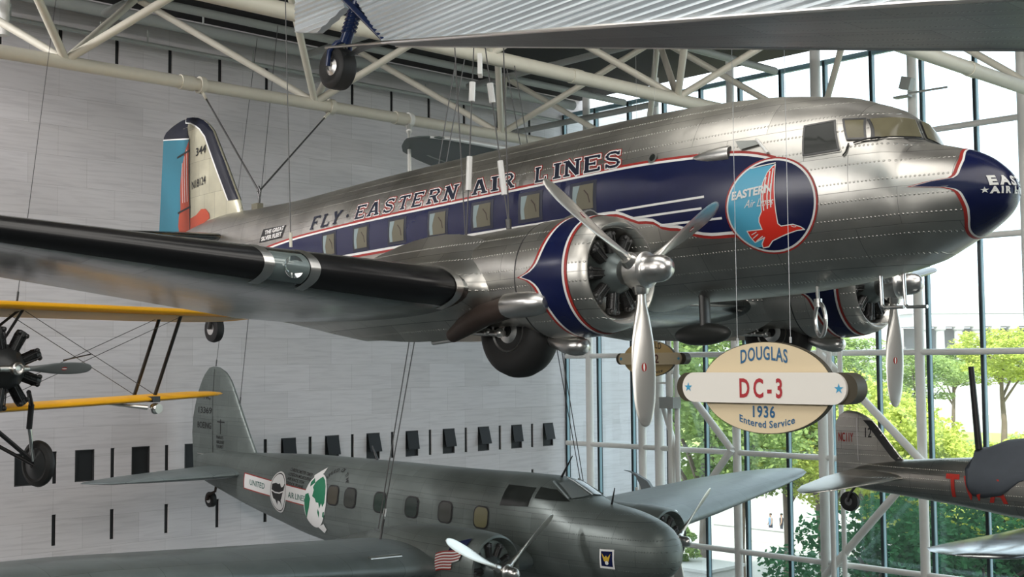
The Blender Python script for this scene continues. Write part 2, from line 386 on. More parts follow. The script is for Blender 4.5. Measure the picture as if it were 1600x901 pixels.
# ================================================================== the hall
XW, YG = -30.02, 31.48          # stone wall plane, glass wall plane
MS = 1.524                      # bay of the stone and of the glass
def marble():
    m = bpy.data.materials.new('marble blocks'); m.use_nodes = True; nt = m.node_tree; N = nt.nodes; L = nt.links; p = N['Principled BSDF']
    p.inputs['Roughness'].default_value = 0.55
    tc = N.new('ShaderNodeTexCoord'); sp = N.new('ShaderNodeSeparateXYZ'); L.new(tc.outputs['Object'], sp.inputs[0])
    cb = N.new('ShaderNodeCombineXYZ'); L.new(sp.outputs['Y'], cb.inputs['X']); L.new(sp.outputs['Z'], cb.inputs['Y'])
    br = N.new('ShaderNodeTexBrick'); L.new(cb.outputs[0], br.inputs['Vector']); br.inputs['Scale'].default_value = 1
    br.inputs['Brick Width'].default_value = 1.524; br.inputs['Row Height'].default_value = 0.762; br.inputs['Mortar Size'].default_value = 0.004
    br.inputs['Color1'].default_value = (0.55, 0.525, 0.525, 1); br.inputs['Color2'].default_value = (0.61, 0.585, 0.59, 1); br.inputs['Mortar'].default_value = (0.40, 0.38, 0.375, 1)
    mp = N.new('ShaderNodeMapping'); mp.inputs['Scale'].default_value = (1, 0.55, 9); L.new(tc.outputs['Object'], mp.inputs[0])
    nz = N.new('ShaderNodeTexNoise'); nz.inputs['Scale'].default_value = 1.6; nz.inputs['Detail'].default_value = 6; nz.inputs['Distortion'].default_value = 0.6; L.new(mp.outputs[0], nz.inputs['Vector'])
    rp = N.new('ShaderNodeValToRGB'); rp.color_ramp.elements[0].position = 0.30; rp.color_ramp.elements[0].color = (0.86, 0.855, 0.86, 1); rp.color_ramp.elements[1].position = 0.55; rp.color_ramp.elements[1].color = (1, 1, 1, 1)
    L.new(nz.outputs['Fac'], rp.inputs[0])
    mx = N.new('ShaderNodeMix'); mx.data_type = 'RGBA'; mx.blend_type = 'MULTIPLY'; mx.inputs[0].default_value = 1
    L.new(br.outputs['Color'], mx.inputs[6]); L.new(rp.outputs[0], mx.inputs[7]); L.new(mx.outputs[2], p.inputs['Base Color'])
    return m
MARBLE = marble()
def struct(mb, name, m, parent=None):
    o = mb.build(name, m, parent)
    if not parent: o['kind'] = 'structure'
    return o
# stone wall with real openings: built from courses between slots and hopper windows
slots = [12.98 + MS * k for k in range(-14, 13)]
ROWS = [(7.88, 8.62, 'slot'), (-2.95, -2.15, 'both'), (-4.48, -3.71, 'slot')]
wl = MB()
Y0, Y1, Z0, Z1 = -9.0, YG + 5.75, -H, 9.6
def wbox(y0, y1, z0, z1): wl.box((XW - 0.02, (y0 + y1) / 2, (z0 + z1) / 2 + H), (0.04, y1 - y0, z1 - z0))
zs = [Z0, -4.48, -3.71, -2.95, -2.15, 7.88, 8.62, Z1]
for a, b in zip(zs[:-1], zs[1:]):
    row = next((r for r in ROWS if abs(r[0] - a) < 0.01), None)
    if not row: wbox(Y0, Y1, a, b); continue
    holes = [(s - 0.055, s + 0.055) for s in slots if s < YG - 0.5]
    if row[2] == 'both': holes += [(s + 0.52, s + 1.03) for s in slots if s + 1.1 < YG]
    holes.sort(); y = Y0
    for h0, h1 in holes:
        wbox(y, h0, a, b); y = h1
    wbox(y, Y1, a, b)
struct(wl, 'wall_left', MARBLE)
struct(MB().box((XW - 0.25, (Y0 + YG) / 2, 0 + H), (0.4, YG - Y0, 2 * H)), 'wall_left_backing', mat('dark cavity', (0.006, 0.007, 0.008), 0.6))  # near-black sheet: the shade inside the slots is put into its colour
HOP = mat('dark window glass', (0.008, 0.009, 0.010), 0.5, spec=.25); HFR = mat('dark bronze frame', (0.03, 0.03, 0.03), 0.5)
nwin = 0
for k, s in enumerate(slots):
    if s + 1.1 > YG or s < -1: continue
    nwin += 1
    w = empty('window_%d' % (nwin + 1), loc=(XW, s + 0.775, H - 2.55)); w['kind'] = 'structure'
    fr = MB(); fr.box((-0.05, -0.243, 0), (0.10, 0.024, 0.8)); fr.box((-0.05, 0.243, 0), (0.10, 0.024, 0.8)); fr.box((-0.05, 0, 0.388), (0.1, 0.5, 0.024)); fr.box((-0.05, 0, -0.388), (0.1, 0.5, 0.024))
    fr.build('window_frame', HFR, w)
    MB().box((-0.085, 0, 0), (0.02, 0.46, 0.75)).build('window_pane', HOP, w)
    a = R(10 + (k % 3) * 3); M = Matrix.Translation((0.02, 0, 0.36)) @ Matrix.Rotation(-a, 4, 'Y')
    if s > 18: MB().box((0, 0.0, -0.27), (0.025, 0.44, 0.54), M=M).build('window_hopper', HOP, w)
# floor, back and right walls of the hall, roof deck
struct(MB().box((-5, 8, -0.15), (56, 48, 0.3)), 'floor', mat('dark grey carpet', (0.055, 0.065, 0.066), 0.9, 0, 0.2))
GW = mat('warm grey gallery wall', (0.17, 0.175, 0.175), 0.7, 0, 0.05)
struct(MB().box((-6, -10.2, 9.8), (52, 0.5, 25.6)), 'wall_rear', GW)
struct(MB().box((19, 10.5, 9.8), (0.5, 43, 25.6)), 'wall_right', GW)
struct(MB().box((-6, 10.6, H + 9.65), (51, 43.5, 0.4)), 'ceiling', mat('black roof deck', (0.005, 0.005, 0.006), 0.8))
# ---- glass wall
gm = bpy.data.materials.new('clear glass'); gm.use_nodes = True
_n = gm.node_tree.nodes; _l = gm.node_tree.links; _n.remove(_n['Principled BSDF'])
_tr = _n.new('ShaderNodeBsdfTransparent'); _tr.inputs[0].default_value = (0.93, 0.975, 0.985, 1)
_gl = _n.new('ShaderNodeBsdfGlossy'); _gl.inputs['Roughness'].default_value = 0.02; _gl.inputs[0].default_value = (0.8, 0.9, 1, 1)
_mx = _n.new('ShaderNodeMixShader'); _mx.inputs[0].default_value = 0.05; _l.new(_tr.outputs[0], _mx.inputs[1]); _l.new(_gl.outputs[0], _mx.inputs[2]); _l.new(_mx.outputs[0], _n['Material Output'].inputs[0])
MULL = mat('dark bronze mullion', (0.018, 0.026, 0.030), 0.35, 0.2); MULLB = mat('blue grey glazing bead', (0.20, 0.33, 0.38), 0.4)
X0 = -28.469; TZ = [-8.86, -5.84, -2.85, 0.16, 3.19, 6.18, 8.76]
gw = empty('window_1', loc=(0, YG, H)); gw['kind'] = 'structure'
MB().box((-5.6, 0.06, -2.1), (48.6, 0.012, 21.8)).build('window_glass', gm, gw)
for k in range(-1, 22):
    x = X0 + k * MS
    if x > 3: break
    m = MB(); m.box((x, 0.02, -2.1), (0.085, 0.18, 21.8)); m.box((x + 0.055, -0.02, -2.1), (0.03, 0.10, 21.8), 1)
    m.build('window_mullion', [MULL, MULLB], gw)
for z in (8.76, -8.86): MB().box((-5.6, 0, z), (48.6, 0.12, 0.14)).build('window_rail', MULLB, gw)
# white steel frame just inside the glass: columns every two bays, horizontal tubes, braces
YT = YG - 0.42
nt_ = 1
for k in range(0, 22, 2):
    x = X0 + k * MS - 0.06
    if x > 3: break
    c = MB(); c.tube([(x, YT, 0), (x, YT, H + 9.3)], 0.13 if k % 4 == 0 else 0.155, 16)
    o = struct(c, 'trim_%d' % nt_, TUBEG); nt_ += 1
for z in TZ[1:6]:
    o = struct(MB().tube([(-29.6, YT - 0.02, z + H), (3, YT - 0.02, z + H)], 0.085, 12), 'trim_%d' % nt_, TUBEG); nt_ += 1
def brace(a, b, r=0.11, y=YT - 0.25):
    global nt_
    struct(MB().tube([(a[0], y, a[1] + H), (b[0], y, b[1] + H)], r, 12), 'trim_%d' % nt_, TUBEG); nt_ += 1
for xa in (-26.2,):
    struct(MB().tube([(xa, YT, 0), (xa, YT, H - 1.2)], 0.13, 14), 'trim_%d' % nt_, TUBEG); nt_ += 1
brace((-25.35, 0.35), (-22.45, -2.75)); brace((-22.45, -2.75), (-25.0, -5.8)); brace((-19.25, 0.1), (-16.2, -2.8)); brace((-16.2, -2.8), (-19.3, -6.2))
brace((-25.2, -1.2), (-24.6, -2.85), 0.09); brace((-24.6, -2.85), (-25.0, -6.5), 0.09); brace((-13.1, 0.1), (-10.1, -2.8)); brace((-25.3, 6.2), (-24.2, 3.2), 0.1)
# lattice column near the second bay and the one behind the smaller sign
for dx, dy in ((0, 0), (0.34, 0), (0.17, -0.3)):
    struct(MB().tube([(-18.95 + dx, YT - 0.3 + dy, 0), (-18.95 + dx, YT - 0.3 + dy, H + 2.0)], 0.07, 10), 'trim_%d' % nt_, TUBEG); nt_ += 1
for dx in (0, 0.3):
    struct(MB().tube([(-24.75 + dx, YT - 0.35, 0), (-24.75 + dx, YT - 0.35, H + 1.0)], 0.085, 10), 'trim_%d' % nt_, TUBEG); nt_ += 1
# ---- roof space frame: bottom chords along Y, a grid of webs up to the upper chords
BC = [-23.8, -17.75, -11.68]; ZB, ZTp = 6.1, 8.7; NY = [10.4 + 6.05 * k for k in range(-3, 4)]; P = 6.05
def frame_line(X):
    t = empty('trim_%d' % (nt_), loc=(0, 0, H)); t['kind'] = 'structure'
    MB().tube([(X, -8, ZB), (X, YG - 0.5, ZB)], 0.15 if X > -20 else 0.14, 16).build('chord', TUBEW, t)
    col = MB()
    for y in (0.5, 13.1, 19.0, 24.8): col.lathe([(-0.16, 0.165), (0.16, 0.165)], 16, 0, (X, y, ZB), 'y')
    col.build('chord_collar', TUBEW, t)
    for y in NY:
        for sx in (-1, 1):
            for sy in (-1, 1):
                if y + sy * P / 2 > YG - 0.4: continue
                MB().tube([(X, y, ZB + 0.05), (X + sx * P / 2, y + sy * P / 2, ZTp)], 0.085, 10).build('web_tube', TUBEW, t)
for X in BC: frame_line(X); nt_ += 1
for X in (-26.8, -20.78, -14.72):
    struct(MB().tube([(X, -8, ZTp + H), (X, YG - 0.4, ZTp + H)], 0.11, 12), 'trim_%d' % nt_, DUCT); nt_ += 1
for y in NY:
    if y + P / 2 < YG: struct(MB().tube([(-28.5, y + P / 2, ZTp + H), (-8, y + P / 2, ZTp + H)], 0.10, 12), 'trim_%d' % nt_, DUCT); nt_ += 1
for y in NY[3:]:
    struct(MB().tube([(-29.6, y, 7.75 + H), (-23.35, y, 7.75 + H)], 0.10, 12), 'trim_%d' % nt_, DUCT) if y > 26 else None; nt_ += 1
# pipes below the deck along the stone wall
def thing_mesh(mb, name, m, label, cat, group=None):
    o = mb.build(name, m); tag(o, label, cat, group); return o
pp = empty('ceiling_duct', loc=(0, 0, H)); tag(pp, 'thick grey duct under the black roof deck along the stone wall', 'duct')
d = MB(); d.tube([(-29.1, -6, 8.95), (-29.1, 31, 8.95)], 0.17, 12); d.build('pipe_run', DUCT, pp)
for y in (9.2, 16.5, 20.6, 25.5): MB().tube([(-29.1, y, 8.95), (-29.1, y, 9.4)], 0.03, 6).build('hanger', DUCT, pp)
pp = empty('sprinkler_pipe', loc=(0, 0, H)); tag(pp, 'thin pale pipe with short drops below the thick wall duct', 'pipe')
MB().tube([(-29.5, -6, 8.42), (-29.5, 31, 8.42)], 0.06, 8).build('pipe_run', DUCT, pp)
for y in (11.5, 13.8, 15.1, 18.3, 21.2, 24.6): MB().tube([(-29.5, y, 8.42), (-29.5, y, 8.8)], 0.025, 6).build('pipe_drop', DUCT, pp)
pp = empty('drain_pipe', loc=(0, 0, H)); tag(pp, 'pale crooked drain pipe bending down from the roof beside the first web tubes', 'pipe')
MB().tube([(-26.3, 10.8, 9.3), (-26.3, 10.75, 8.55), (-26.3, 10.55, 8.3), (-26.3, 10.2, 8.1), (-26.3, 10.1, 7.9), (-26.3, 10.1, 7.1)], 0.13, 12).build('pipe_run', TUBEG, pp)
# ---- beyond the glass: plaza, lawn, planter, low wall, trees, a columned building
struct(MB().box((-60, 190, -0.25), (900, 317, 0.5)), 'ground', mat('pale plaza paving', (0.34, 0.33, 0.29), 0.9, 0, 0.2, 0.25))
struct(MB().box((-60, 176, 0.012), (500, 60, 0.02)), 'lawn', mat('mown lawn', (0.30, 0.36, 0.10), 0.9, 0, 0.2, 0.6))
CONC = mat('pale concrete', (0.46, 0.45, 0.42), 0.85, 0, 0.06)
# ================================================================== the silver airliner
def pose(loc, yaw, pitch, bank):
    f = Vector((math.cos(yaw) * math.cos(pitch), math.sin(yaw) * math.cos(pitch), math.sin(pitch)))
    s = Vector((math.sin(yaw), -math.cos(yaw), 0)); u = s.cross(f)
    s2 = s * math.cos(bank) - u * math.sin(bank); u2 = s * math.sin(bank) + u * math.cos(bank)
    M = Matrix.Identity(4)
    for i in range(3): M[i][0] = f[i]; M[i][1] = -s2[i]; M[i][2] = u2[i]; M[i][3] = loc[i]
    M[2][3] += H
    return M
DM = pose((-8.897, 13.379, 1.029), -0.002, 0.029, 0.007)
dc = empty('airliner', DM)
tag(dc, 'polished silver airliner with navy window stripe and round red bird emblem', 'airplane')
FB = Body([(3.11,.78,.74,.02,2),(3.06,.90,.58,.18,2),(2.98,1.0,.48,.29,2),(2.81,1.15,.36,.45,2),(2.59,1.265,.24,.60,2),(2.35,1.35,.13,.71,2.05),(2.12,1.42,.03,.81,2.1),(2.05,1.46,.01,.83,2.1),(1.93,1.76,-.02,.87,2.1),(1.80,1.87,-.05,.90,2.1),
(1.51,2.0,-.09,.97,2.15),(1.25,2.11,-.13,1.01,2.15),(.86,2.20,-.17,1.08,2.15),(.2,2.32,-.21,1.15,2.15),(-.5,2.39,-.22,1.20,2.15),(-1.3,2.44,-.22,1.23,2.15),(-3,2.47,-.22,1.24,2.15),(-6,2.47,-.2,1.23,2.15),(-7.5,2.46,-.05,1.17,2.12),(-9,2.44,.2,1.03,2.1),(-10.5,2.42,.55,.84,2.05),(-12,2.45,.95,.62,2),(-13.5,2.5,1.35,.40,2),(-15,2.4,1.72,.2,2),(-15.9,2.2,1.95,.08,2)])
fm = MB(); FB.mesh(fm, N=64, step=0.2)
fus = fm.build('fuselage', ALU, dc, angle=50)
def stb(x, z, off=0.006): return FB.side(x, z, -1, off)
def prt(x, z, off=0.006): return FB.side(x, z, 1, off)
def band(mb, xs, lo, hi, fn, mi, off, nz=6):
    rs = [[fn(x, lo(x) + (hi(x) - lo(x)) * j / nz, off) for j in range(nz + 1)] for x in xs]
    mb.rings(rs, mi, closed=False)
def frange(a, b, st):
    n = max(1, int(abs(b - a) / st)); return [a + (b - a) * i / n for i in range(n + 1)]
# window stripe
UP = pchip([-12.2, -11.0, -9.5, -7, -4, -1.6, -.3, .16, .5, .75], [1.36, 1.43, 1.49, 1.51, 1.53, 1.545, 1.50, 1.46, 1.385, 1.29])
LO = pchip([-12.2, -11.5, -10.5, -7.5, -4, -1.75, -1.70, -1.45, -1.40, -1.15, -.95, -.7, -.5, -.25, .1, .3, .7], [1.34, 1.20, 1.10, 1.03, 1.02, 1.01, 1.0, .90, .87, .845, .74, .70, .61, .56, .545, .48, .36])
XS = frange(-12.2, .70, .12)
for fn in (stb, prt):
    st = MB()
    band(st, XS, lambda x: LO(x) - .075, lambda x: UP(x) + .065, fn, 0, .004, 8)
    band(st, XS, lambda x: LO(x) - .038, lambda x: UP(x) + .032, fn, 1, .006, 8)
    band(st, XS, LO, UP, fn, 2, .008, 8)
    for (x0, z0, x1, z1) in ((-1.70, 1.005, -.30, 1.01), (-1.43, .875, -.35, .872), (-1.0, .735, -.08, .72)):
        lay(st, stroke2([(x0, z0), (x1, z1)], .028), lambda u, v: fn(u, v, .010), 1)
    st.build('window_stripe', [RED, WHITE, NAVY], fus, 'navy stripe edged in white and red')
# cabin windows: frame, pane, curtain, lining
for i in range(7):
    cx = -8.416 + 1.021 * i; cz = 1.262
    w = MB(); lay(w, poly2([(cx - .245, cz - .215), (cx + .245, cz - .215), (cx + .245, cz + .215), (cx - .245, cz + .215)]), lambda u, v: stb(u, v, .012))
    w = w.build('cabin_window', LETNAVY, fus)
    g = MB(); lay(g, poly2([(cx - .19, cz - .17), (cx + .19, cz - .17), (cx + .19, cz + .17), (cx - .19, cz + .17)]), lambda u, v: stb(u, v, .018)); 
    lay(g, poly2([(cx - .185, cz - .06), (cx - .17, cz - .165), (cx - .10, cz - .165), (cx - .115, cz - .02), (cx - .06, cz + .165), (cx - .185, cz + .165)]), lambda u, v: stb(u, v, .020), 1)
    lay(g, stroke2([(cx + .03, cz + .09), (cx + .10, cz + .02), (cx + .13, cz - .08)], .018), lambda u, v: stb(u, v, .020), 2)
    g.build('window_pane', [CREAMP, CURT, BROWNM], w, 'cream lined pane with pale curtain')
    p = MB(); lay(p, poly2([(cx - .2, cz - .18), (cx + .2, cz - .18), (cx + .2, cz + .18), (cx - .2, cz + .18)]), lambda u, v: prt(u, v, .014)); p.build('cabin_window', GLASSD, fus)
# lettering on the crown
words = [('F', -9.15, -8.85), ('L', -8.78, -8.46), ('Y', -8.43, -8.12), ('E', -7.66, -7.33), ('A', -7.28, -6.92), ('S', -6.82, -6.53), ('T', -6.44, -6.13), ('E', -6.08, -5.78), ('R', -5.70, -5.37), ('N', -5.30, -4.97),
         ('A', -4.60, -4.25), ('I', -4.18, -4.02), ('R', -3.96, -3.66), ('L', -3.27, -3.0), ('I', -2.90, -2.75), ('N', -2.70, -2.36), ('E', -2.33, -1.98), ('S', -1.93, -1.63)]
for i0, i1 in ((0, 3), (3, 10), (10, 13), (13, 18)):
  tx = MB()
  kk = {0: .2, 3: .0, 10: -.34, 13: -.26}[i0]
  for ch, a, b in words[i0:i1]:
    slab(tx, ch, a, 1.60, (b - a) if ch != 'I' else (b - a) * 1.25, .235, (lambda u, v, o=.006, kk=kk: stb(u + kk * (v - 1.6), v, o)), [(.027, 0, .003), (.015, 1, .006), (0, 2, .009)] if a > -8 else [(0, 2, .009)])
  tx.build('lettering', [RED, WHITE, LETNAVY], fus, 'navy slab lettering outlined in white and red')
tx = MB(); lay(tx, disc2(-7.9, 1.70, .035, .03, n=12), lambda u, v: stb(u, v, .009), 0); tx.build('lettering_dot', LETNAVY, fus)
# small plaque near the tail
pq = MB(); lay(pq, poly2([(-11.20, 1.60), (-10.22, 1.585), (-10.12, 1.82), (-11.08, 1.85)]), lambda u, v: stb(u, v, .006), 0)
for s, z, x in (('THE GREAT', 1.735, -10.98), ('SILVER FLEET', 1.625, -11.10)):
    lay(pq, shift(text2(s, .075, .03, width=.80 if 'T' == s[0] else .86), x, z), lambda u, v: stb(u, v, .010), 1)
pq.build('motto_plaque', [BLK, WHITE], fus, 'black plaque with white lettering')
# round emblem
def em(u, v, off=.012): return stb(.60 + .60 * u + .095 * v, .80 + .565 * v - .05 * u, off)
def E_(p): return [((a - 482) / 318.0, -(b - 445) / 340.0) for a, b in p]
eb = MB()
lay(eb, disc2(0, 0, 1.0, 1.0), lambda u, v: em(u, v, .010), 0, .15)
lay(eb, disc2(0, 0, .965, .965), lambda u, v: em(u, v, .012), 1, .15)
lay(eb, disc2(0, 0, .925, .925), lambda u, v: em(u, v, .014), 2, .15)
wing_r = [(497, 160), (503, 230), (512, 340), (525, 460), (540, 575), (560, 592)]
arc = [(482 + 318 * .925 * math.cos(R(a)), 445 - 340 * .925 * math.sin(R(a))) for a in range(122, 254, 6)]
cy = arc + [(415, 735), (455, 730), (470, 600), (450, 450), (497, 160)]
lay(eb, poly2(E_(cy)), lambda u, v: em(u, v, .016), 3, .15)
bird = [(497, 160), (503, 230), (512, 340), (525, 460), (540, 575), (560, 592), (640, 582), (690, 600), (712, 618), (660, 625), (600, 645), (550, 665), (490, 692), (455, 732), (415, 740), (412, 712), (438, 668), (365, 702), (336, 660), (320, 622), (428, 612), (410, 560), (412, 530), (430, 490), (420, 340), (428, 285), (450, 215), (478, 175)]
bp_ = E_(bird)
lay(eb, poly2(bp_), lambda u, v: em(u, v, .018), 4, .15)
lay(eb, stroke2(bp_ + bp_[:1], .020), lambda u, v: em(u, v, .020), 1, .15)
for a in ([(446, 250), (436, 380), (446, 480)], [(468, 210), (466, 380), (472, 468)], [(487, 190), (490, 380), (495, 458)]):
    lay(eb, stroke2(E_(a), .026), lambda u, v: em(u, v, .021), 1, .15)
for a in ([(350, 648), (385, 630)], [(358, 672), (395, 645)], [(380, 690), (425, 660)]): lay(eb, stroke2(E_(a), .018), lambda u, v: em(u, v, .021), 1, .15)
lay(eb, stroke2(E_([(628, 592), (645, 600), (660, 598)]), .014), lambda u, v: em(u, v, .021), 1, .15)
lay(eb, stroke2(E_([(330, 180), (400, 165), (495, 150)]), .022), lambda u, v: em(u, v, .021), 1, .15)
sh = 0.10
t = text2('EASTERN', .165, .035, width=.88); lay(eb, ([(-.845 + a, .13 + b + a * .17) for a, b in t[0]], t[1]), lambda u, v: em(u, v, .024), 1, .15)
t = text2('Air Lines', .17, .0, width=.62); lay(eb, ([(-.55 + a + b * .3, -.045 + b + a * .08) for a, b in t[0]], t[1]), lambda u, v: em(u, v, .024), 1, .15)
eb.build('emblem', [RED, WHITE, NAVY, CYAN, BIRD], fus, 'round emblem of a red bird on sky blue and navy')
# navy nose cap, edges following a wave with a rearward spike
def nose_x(z):
    a = pchip([.2, .33, .45, .54, .70, .78, .81, .84, .87, .93, 1.07, 1.25, 1.5], [2.62, 2.66, 2.73, 2.75, 2.72, 2.62, 2.25, 2.40, 2.64, 2.69, 2.70, 2.61, 2.5]); return a(z)
nb = MB(); NS = 96
def nose_strip(mb, d0, d1, off, mi):
    cols = []
    for j in range(NS + 1):
        a = -PI / 2 + 2 * PI * j / NS
        zr = FB.ring(2.7, 1, a0=a, a1=a + 1)[0][2]; x0 = nose_x(zr); row = []
        xa, xb = x0 + d0, (3.105 if d1 is None else x0 + d1)
        for i in range(15):
            x = xa + (xb - xa) * (1 - (1 - i / 14) ** 1.6); q = FB.ring(min(x, 3.109), 1, off, a0=a, a1=a + 1)[0]; row.append(q)
        cols.append(row)
    mb.rings(cols, mi, closed=False)
nose_strip(nb, 0, None, .010, 2); nose_strip(nb, -.022, .010, .008, 1); nose_strip(nb, -.055, -.018, .006, 0)
nb.ball((3.105, 0, .76), (.018, .03, .03), 8, 2)
for txt, u0, z0, h in (('EASTERN', -.32, .785, .10), ('AIR LINES', -.20, .69, .072)):
    t = text2(txt, h, .05, width=1.30 if h > .08 else .98, space=1.35)
    def nf(u, v, z0=z0, u0=u0):
        z = z0 + v; s = u + u0; a = s / .47; x = 2.93
        # wrap round the nose: march along the section of the nose cut at this height
        y = -.34 + s + .30 if False else None
        xx = 2.93
        yy = -(.335 - (s - u0) * .62)
        for it in range(24):
            lo_, hi_ = 2.4, 3.1
        lo_, hi_ = 2.4, 3.108
        for it in range(30):
            m = (lo_ + hi_) / 2
            if FB.y(m, z) > abs(yy): lo_ = m
            else: hi_ = m
        return (lo_ + .014, yy - .008, z)
    lay(nb, t, nf, 1, .04)
star = [(0.036 * (1 if k % 2 == 0 else .42) * math.sin(k * PI / 5), 0.036 * (1 if k % 2 == 0 else .42) * math.cos(k * PI / 5)) for k in range(10)]
lay(nb, shift(poly2(star), 2.90, .725), lambda u, v: stb(u, v, .016), 1, 0)
nb.build('nose_cap', [RED, WHITE, NAVY], fus, 'navy nose cap edged in white and red')
# cockpit glass and its frames
LINED = mat('cockpit glass over cream lining', (0.17, 0.155, 0.10), .18, 0, .35, 2.5, spec=.3)
def quad_pane(P, gm_):
    for sd, fn in ((-1, stb), (1, prt)):
        c = Vector((sum(p[0] for p in P) / 4, sum(p[1] for p in P) / 4))
        o_ = [(c.x + (p[0] - c.x) * 1.10, c.y + (p[1] - c.y) * 1.13) for p in P]
        m = MB(); lay(m, poly2(o_), lambda u, v: fn(u, v, .010)); f = m.build('cockpit_frame', ALU, fus)
        e = MB(); lay(e, stroke2(P + P[:1], .022), lambda u, v: fn(u, v, .018), 0, .1); e.build('frame_gasket', STEEL, f)
        g = MB(); lay(g, poly2(P), lambda u, v: fn(u, v, .015)); g.build('cockpit_glass', gm_, f)
quad_pane([(1.05, 1.33), (1.47, 1.34), (1.34, 1.72), (1.0, 1.70)], GLASSD)
quad_pane([(1.54, 1.46), (1.74, 1.44), (1.655, 1.70), (1.43, 1.72)], LINED)
# windscreen panes hug the raked front of the cabin, split by a middle post
def front(y, z, off):
    lo_, hi_ = 1.2, 2.6
    for it in range(30):
        m = (lo_ + hi_) / 2
        if FB.y(m, z) > abs(y): lo_ = m
        else: hi_ = m
    return (lo_ + off, y * (1 + off * .6), z + off * .3)
def bil(Q, u, v, s): # Q: (y, z) corners, grown about the middle by s
    u = .5 + (u - .5) * s; v = .5 + (v - .5) * s
    return [(Q[0][k] * (1 - u) + Q[1][k] * u) * (1 - v) + (Q[3][k] * (1 - u) + Q[2][k] * u) * v for k in (0, 1)]
for sd in (-1, 1):
    Q = [(sd * .775, 1.43), (sd * .06, 1.485), (sd * .06, 1.71), (sd * .63, 1.70)]
    def wall_(mb, s, off): mb.rings([[front(*bil(Q, i / 10, j / 6, s), off) for i in range(11)] for j in range(7)], closed=False)
    m = MB(); wall_(m, 1.13, .012); f = m.build('windscreen_frame', ALU, fus)
    m = MB(); wall_(m, 1.02, .018); m.build('frame_gasket', STEEL, f)
    m = MB(); wall_(m, .97, .026); m.build('windscreen_glass', LINED, f)
wp = MB(); wp.tube([stb(1.62, 1.40, .02), stb(1.75, 1.425, .03), stb(1.86, 1.425, .035), (2.06, -.32, 1.45), (2.09, -.1, 1.46)], .010, 8); wp.tube([stb(1.57, 1.40, .02), stb(1.55, 1.30, .02), stb(1.52, 1.26, .02)], .010, 8); wp.build('wiper', BLK, fus)
# scoops and fittings on the starboard nose
s_ = MB(); s_.rings([[(x, -(FB.y(x, 1.53) - .03) - r * math.cos(a) * .9 * (1 if math.cos(a) > 0 else .4), 1.51 + r * math.sin(a) * 1.05) for a in [2 * PI * j / 20 for j in range(20)]] for x, r in ((-.60, .01), (-.45, .05), (-.25, .085), (-.05, .10), (.06, .102))])
s_.build('air_scoop', ALUS, fus); k_ = MB(); k_.add([(.066, -(FB.y(.06, 1.53) - .03) - .08 * math.cos(a) * (1 if math.cos(a) > 0 else .4), 1.51 + .09 * math.sin(a)) for a in [2 * PI * j / 20 for j in range(20)]], [tuple(range(20))]); k_.build('scoop_mouth', STEEL, fus)
v_ = MB(); lay(v_, poly2([(.13, 1.64), (.40, 1.61), (.48, 1.55), (.22, 1.52)]), lambda u, v: stb(u, v, .03)); v_.build('side_vent', DUCT, fus)
v_ = MB(); v_.tube([stb(.42, 1.62, .03), stb(.60, 1.42, .03)], .018, 8); v_.build('vent_rod', WHITE, fus)
v_ = MB(); lay(v_, disc2(-1.12, 1.63, .075, .075, .62, 24), lambda u, v: stb(u, v, .014)); lay(v_, disc2(-1.12, 1.63, .05, .05, n=20), lambda u, v: stb(u, v, .010), 1); v_.build('round_port', [ALUS, GLASSD], fus)
# ---- fin and rudder
def finz(pts, zz):  # x on an outline at a height
    for a, b in zip(pts[:-1], pts[1:]):
        if min(a[1], b[1]) <= zz <= max(a[1], b[1]) and a[1] != b[1]: return a[0] + (b[0] - a[0]) * (zz - a[1]) / (b[1] - a[1])
LEp = [(-12.95, 2.40), (-13.09, 2.75), (-13.65, 3.67), (-14.08, 4.36), (-14.30, 4.56), (-14.47, 4.66), (-14.72, 4.76), (-14.95, 4.81), (-15.2, 4.84)]
TEp = [(-15.9, 1.72), (-16.45, 2.05), (-16.57, 2.47), (-16.30, 4.59), (-16.18, 4.69), (-15.89, 4.77), (-15.6, 4.825), (-15.2, 4.84)]
zl = [1.72, 2.05, 2.45, 2.75, 3.1, 3.45, 3.8, 4.1, 4.36, 4.50, 4.59, 4.66, 4.72, 4.77, 4.81, 4.835]
secs = []
for z in zl:
    le = finz(LEp, z) if z > 2.40 else -13.6 - (2.40 - z) * .8; te = finz(TEp, z); c = le - te
    secs.append((z, le, 0, c, min(.105, .30 / max(c, .3)) * (1 if z < 4.6 else .8), 0))
FIN = Wing(secs, vertical=True, camber=0)
fn_ = MB(); FIN.mesh(fn_, 0, 15); fin = fn_.build('fin', FINM, dc)
def fs(x, z, off=.006, sd=-1):
    s = FIN.sec(z); xc = min(1, max(0, (s[1] - x) / s[3])); p = FIN.pt(z, math.sqrt(xc)); return (x, sd * (abs(p[1]) + off), z)
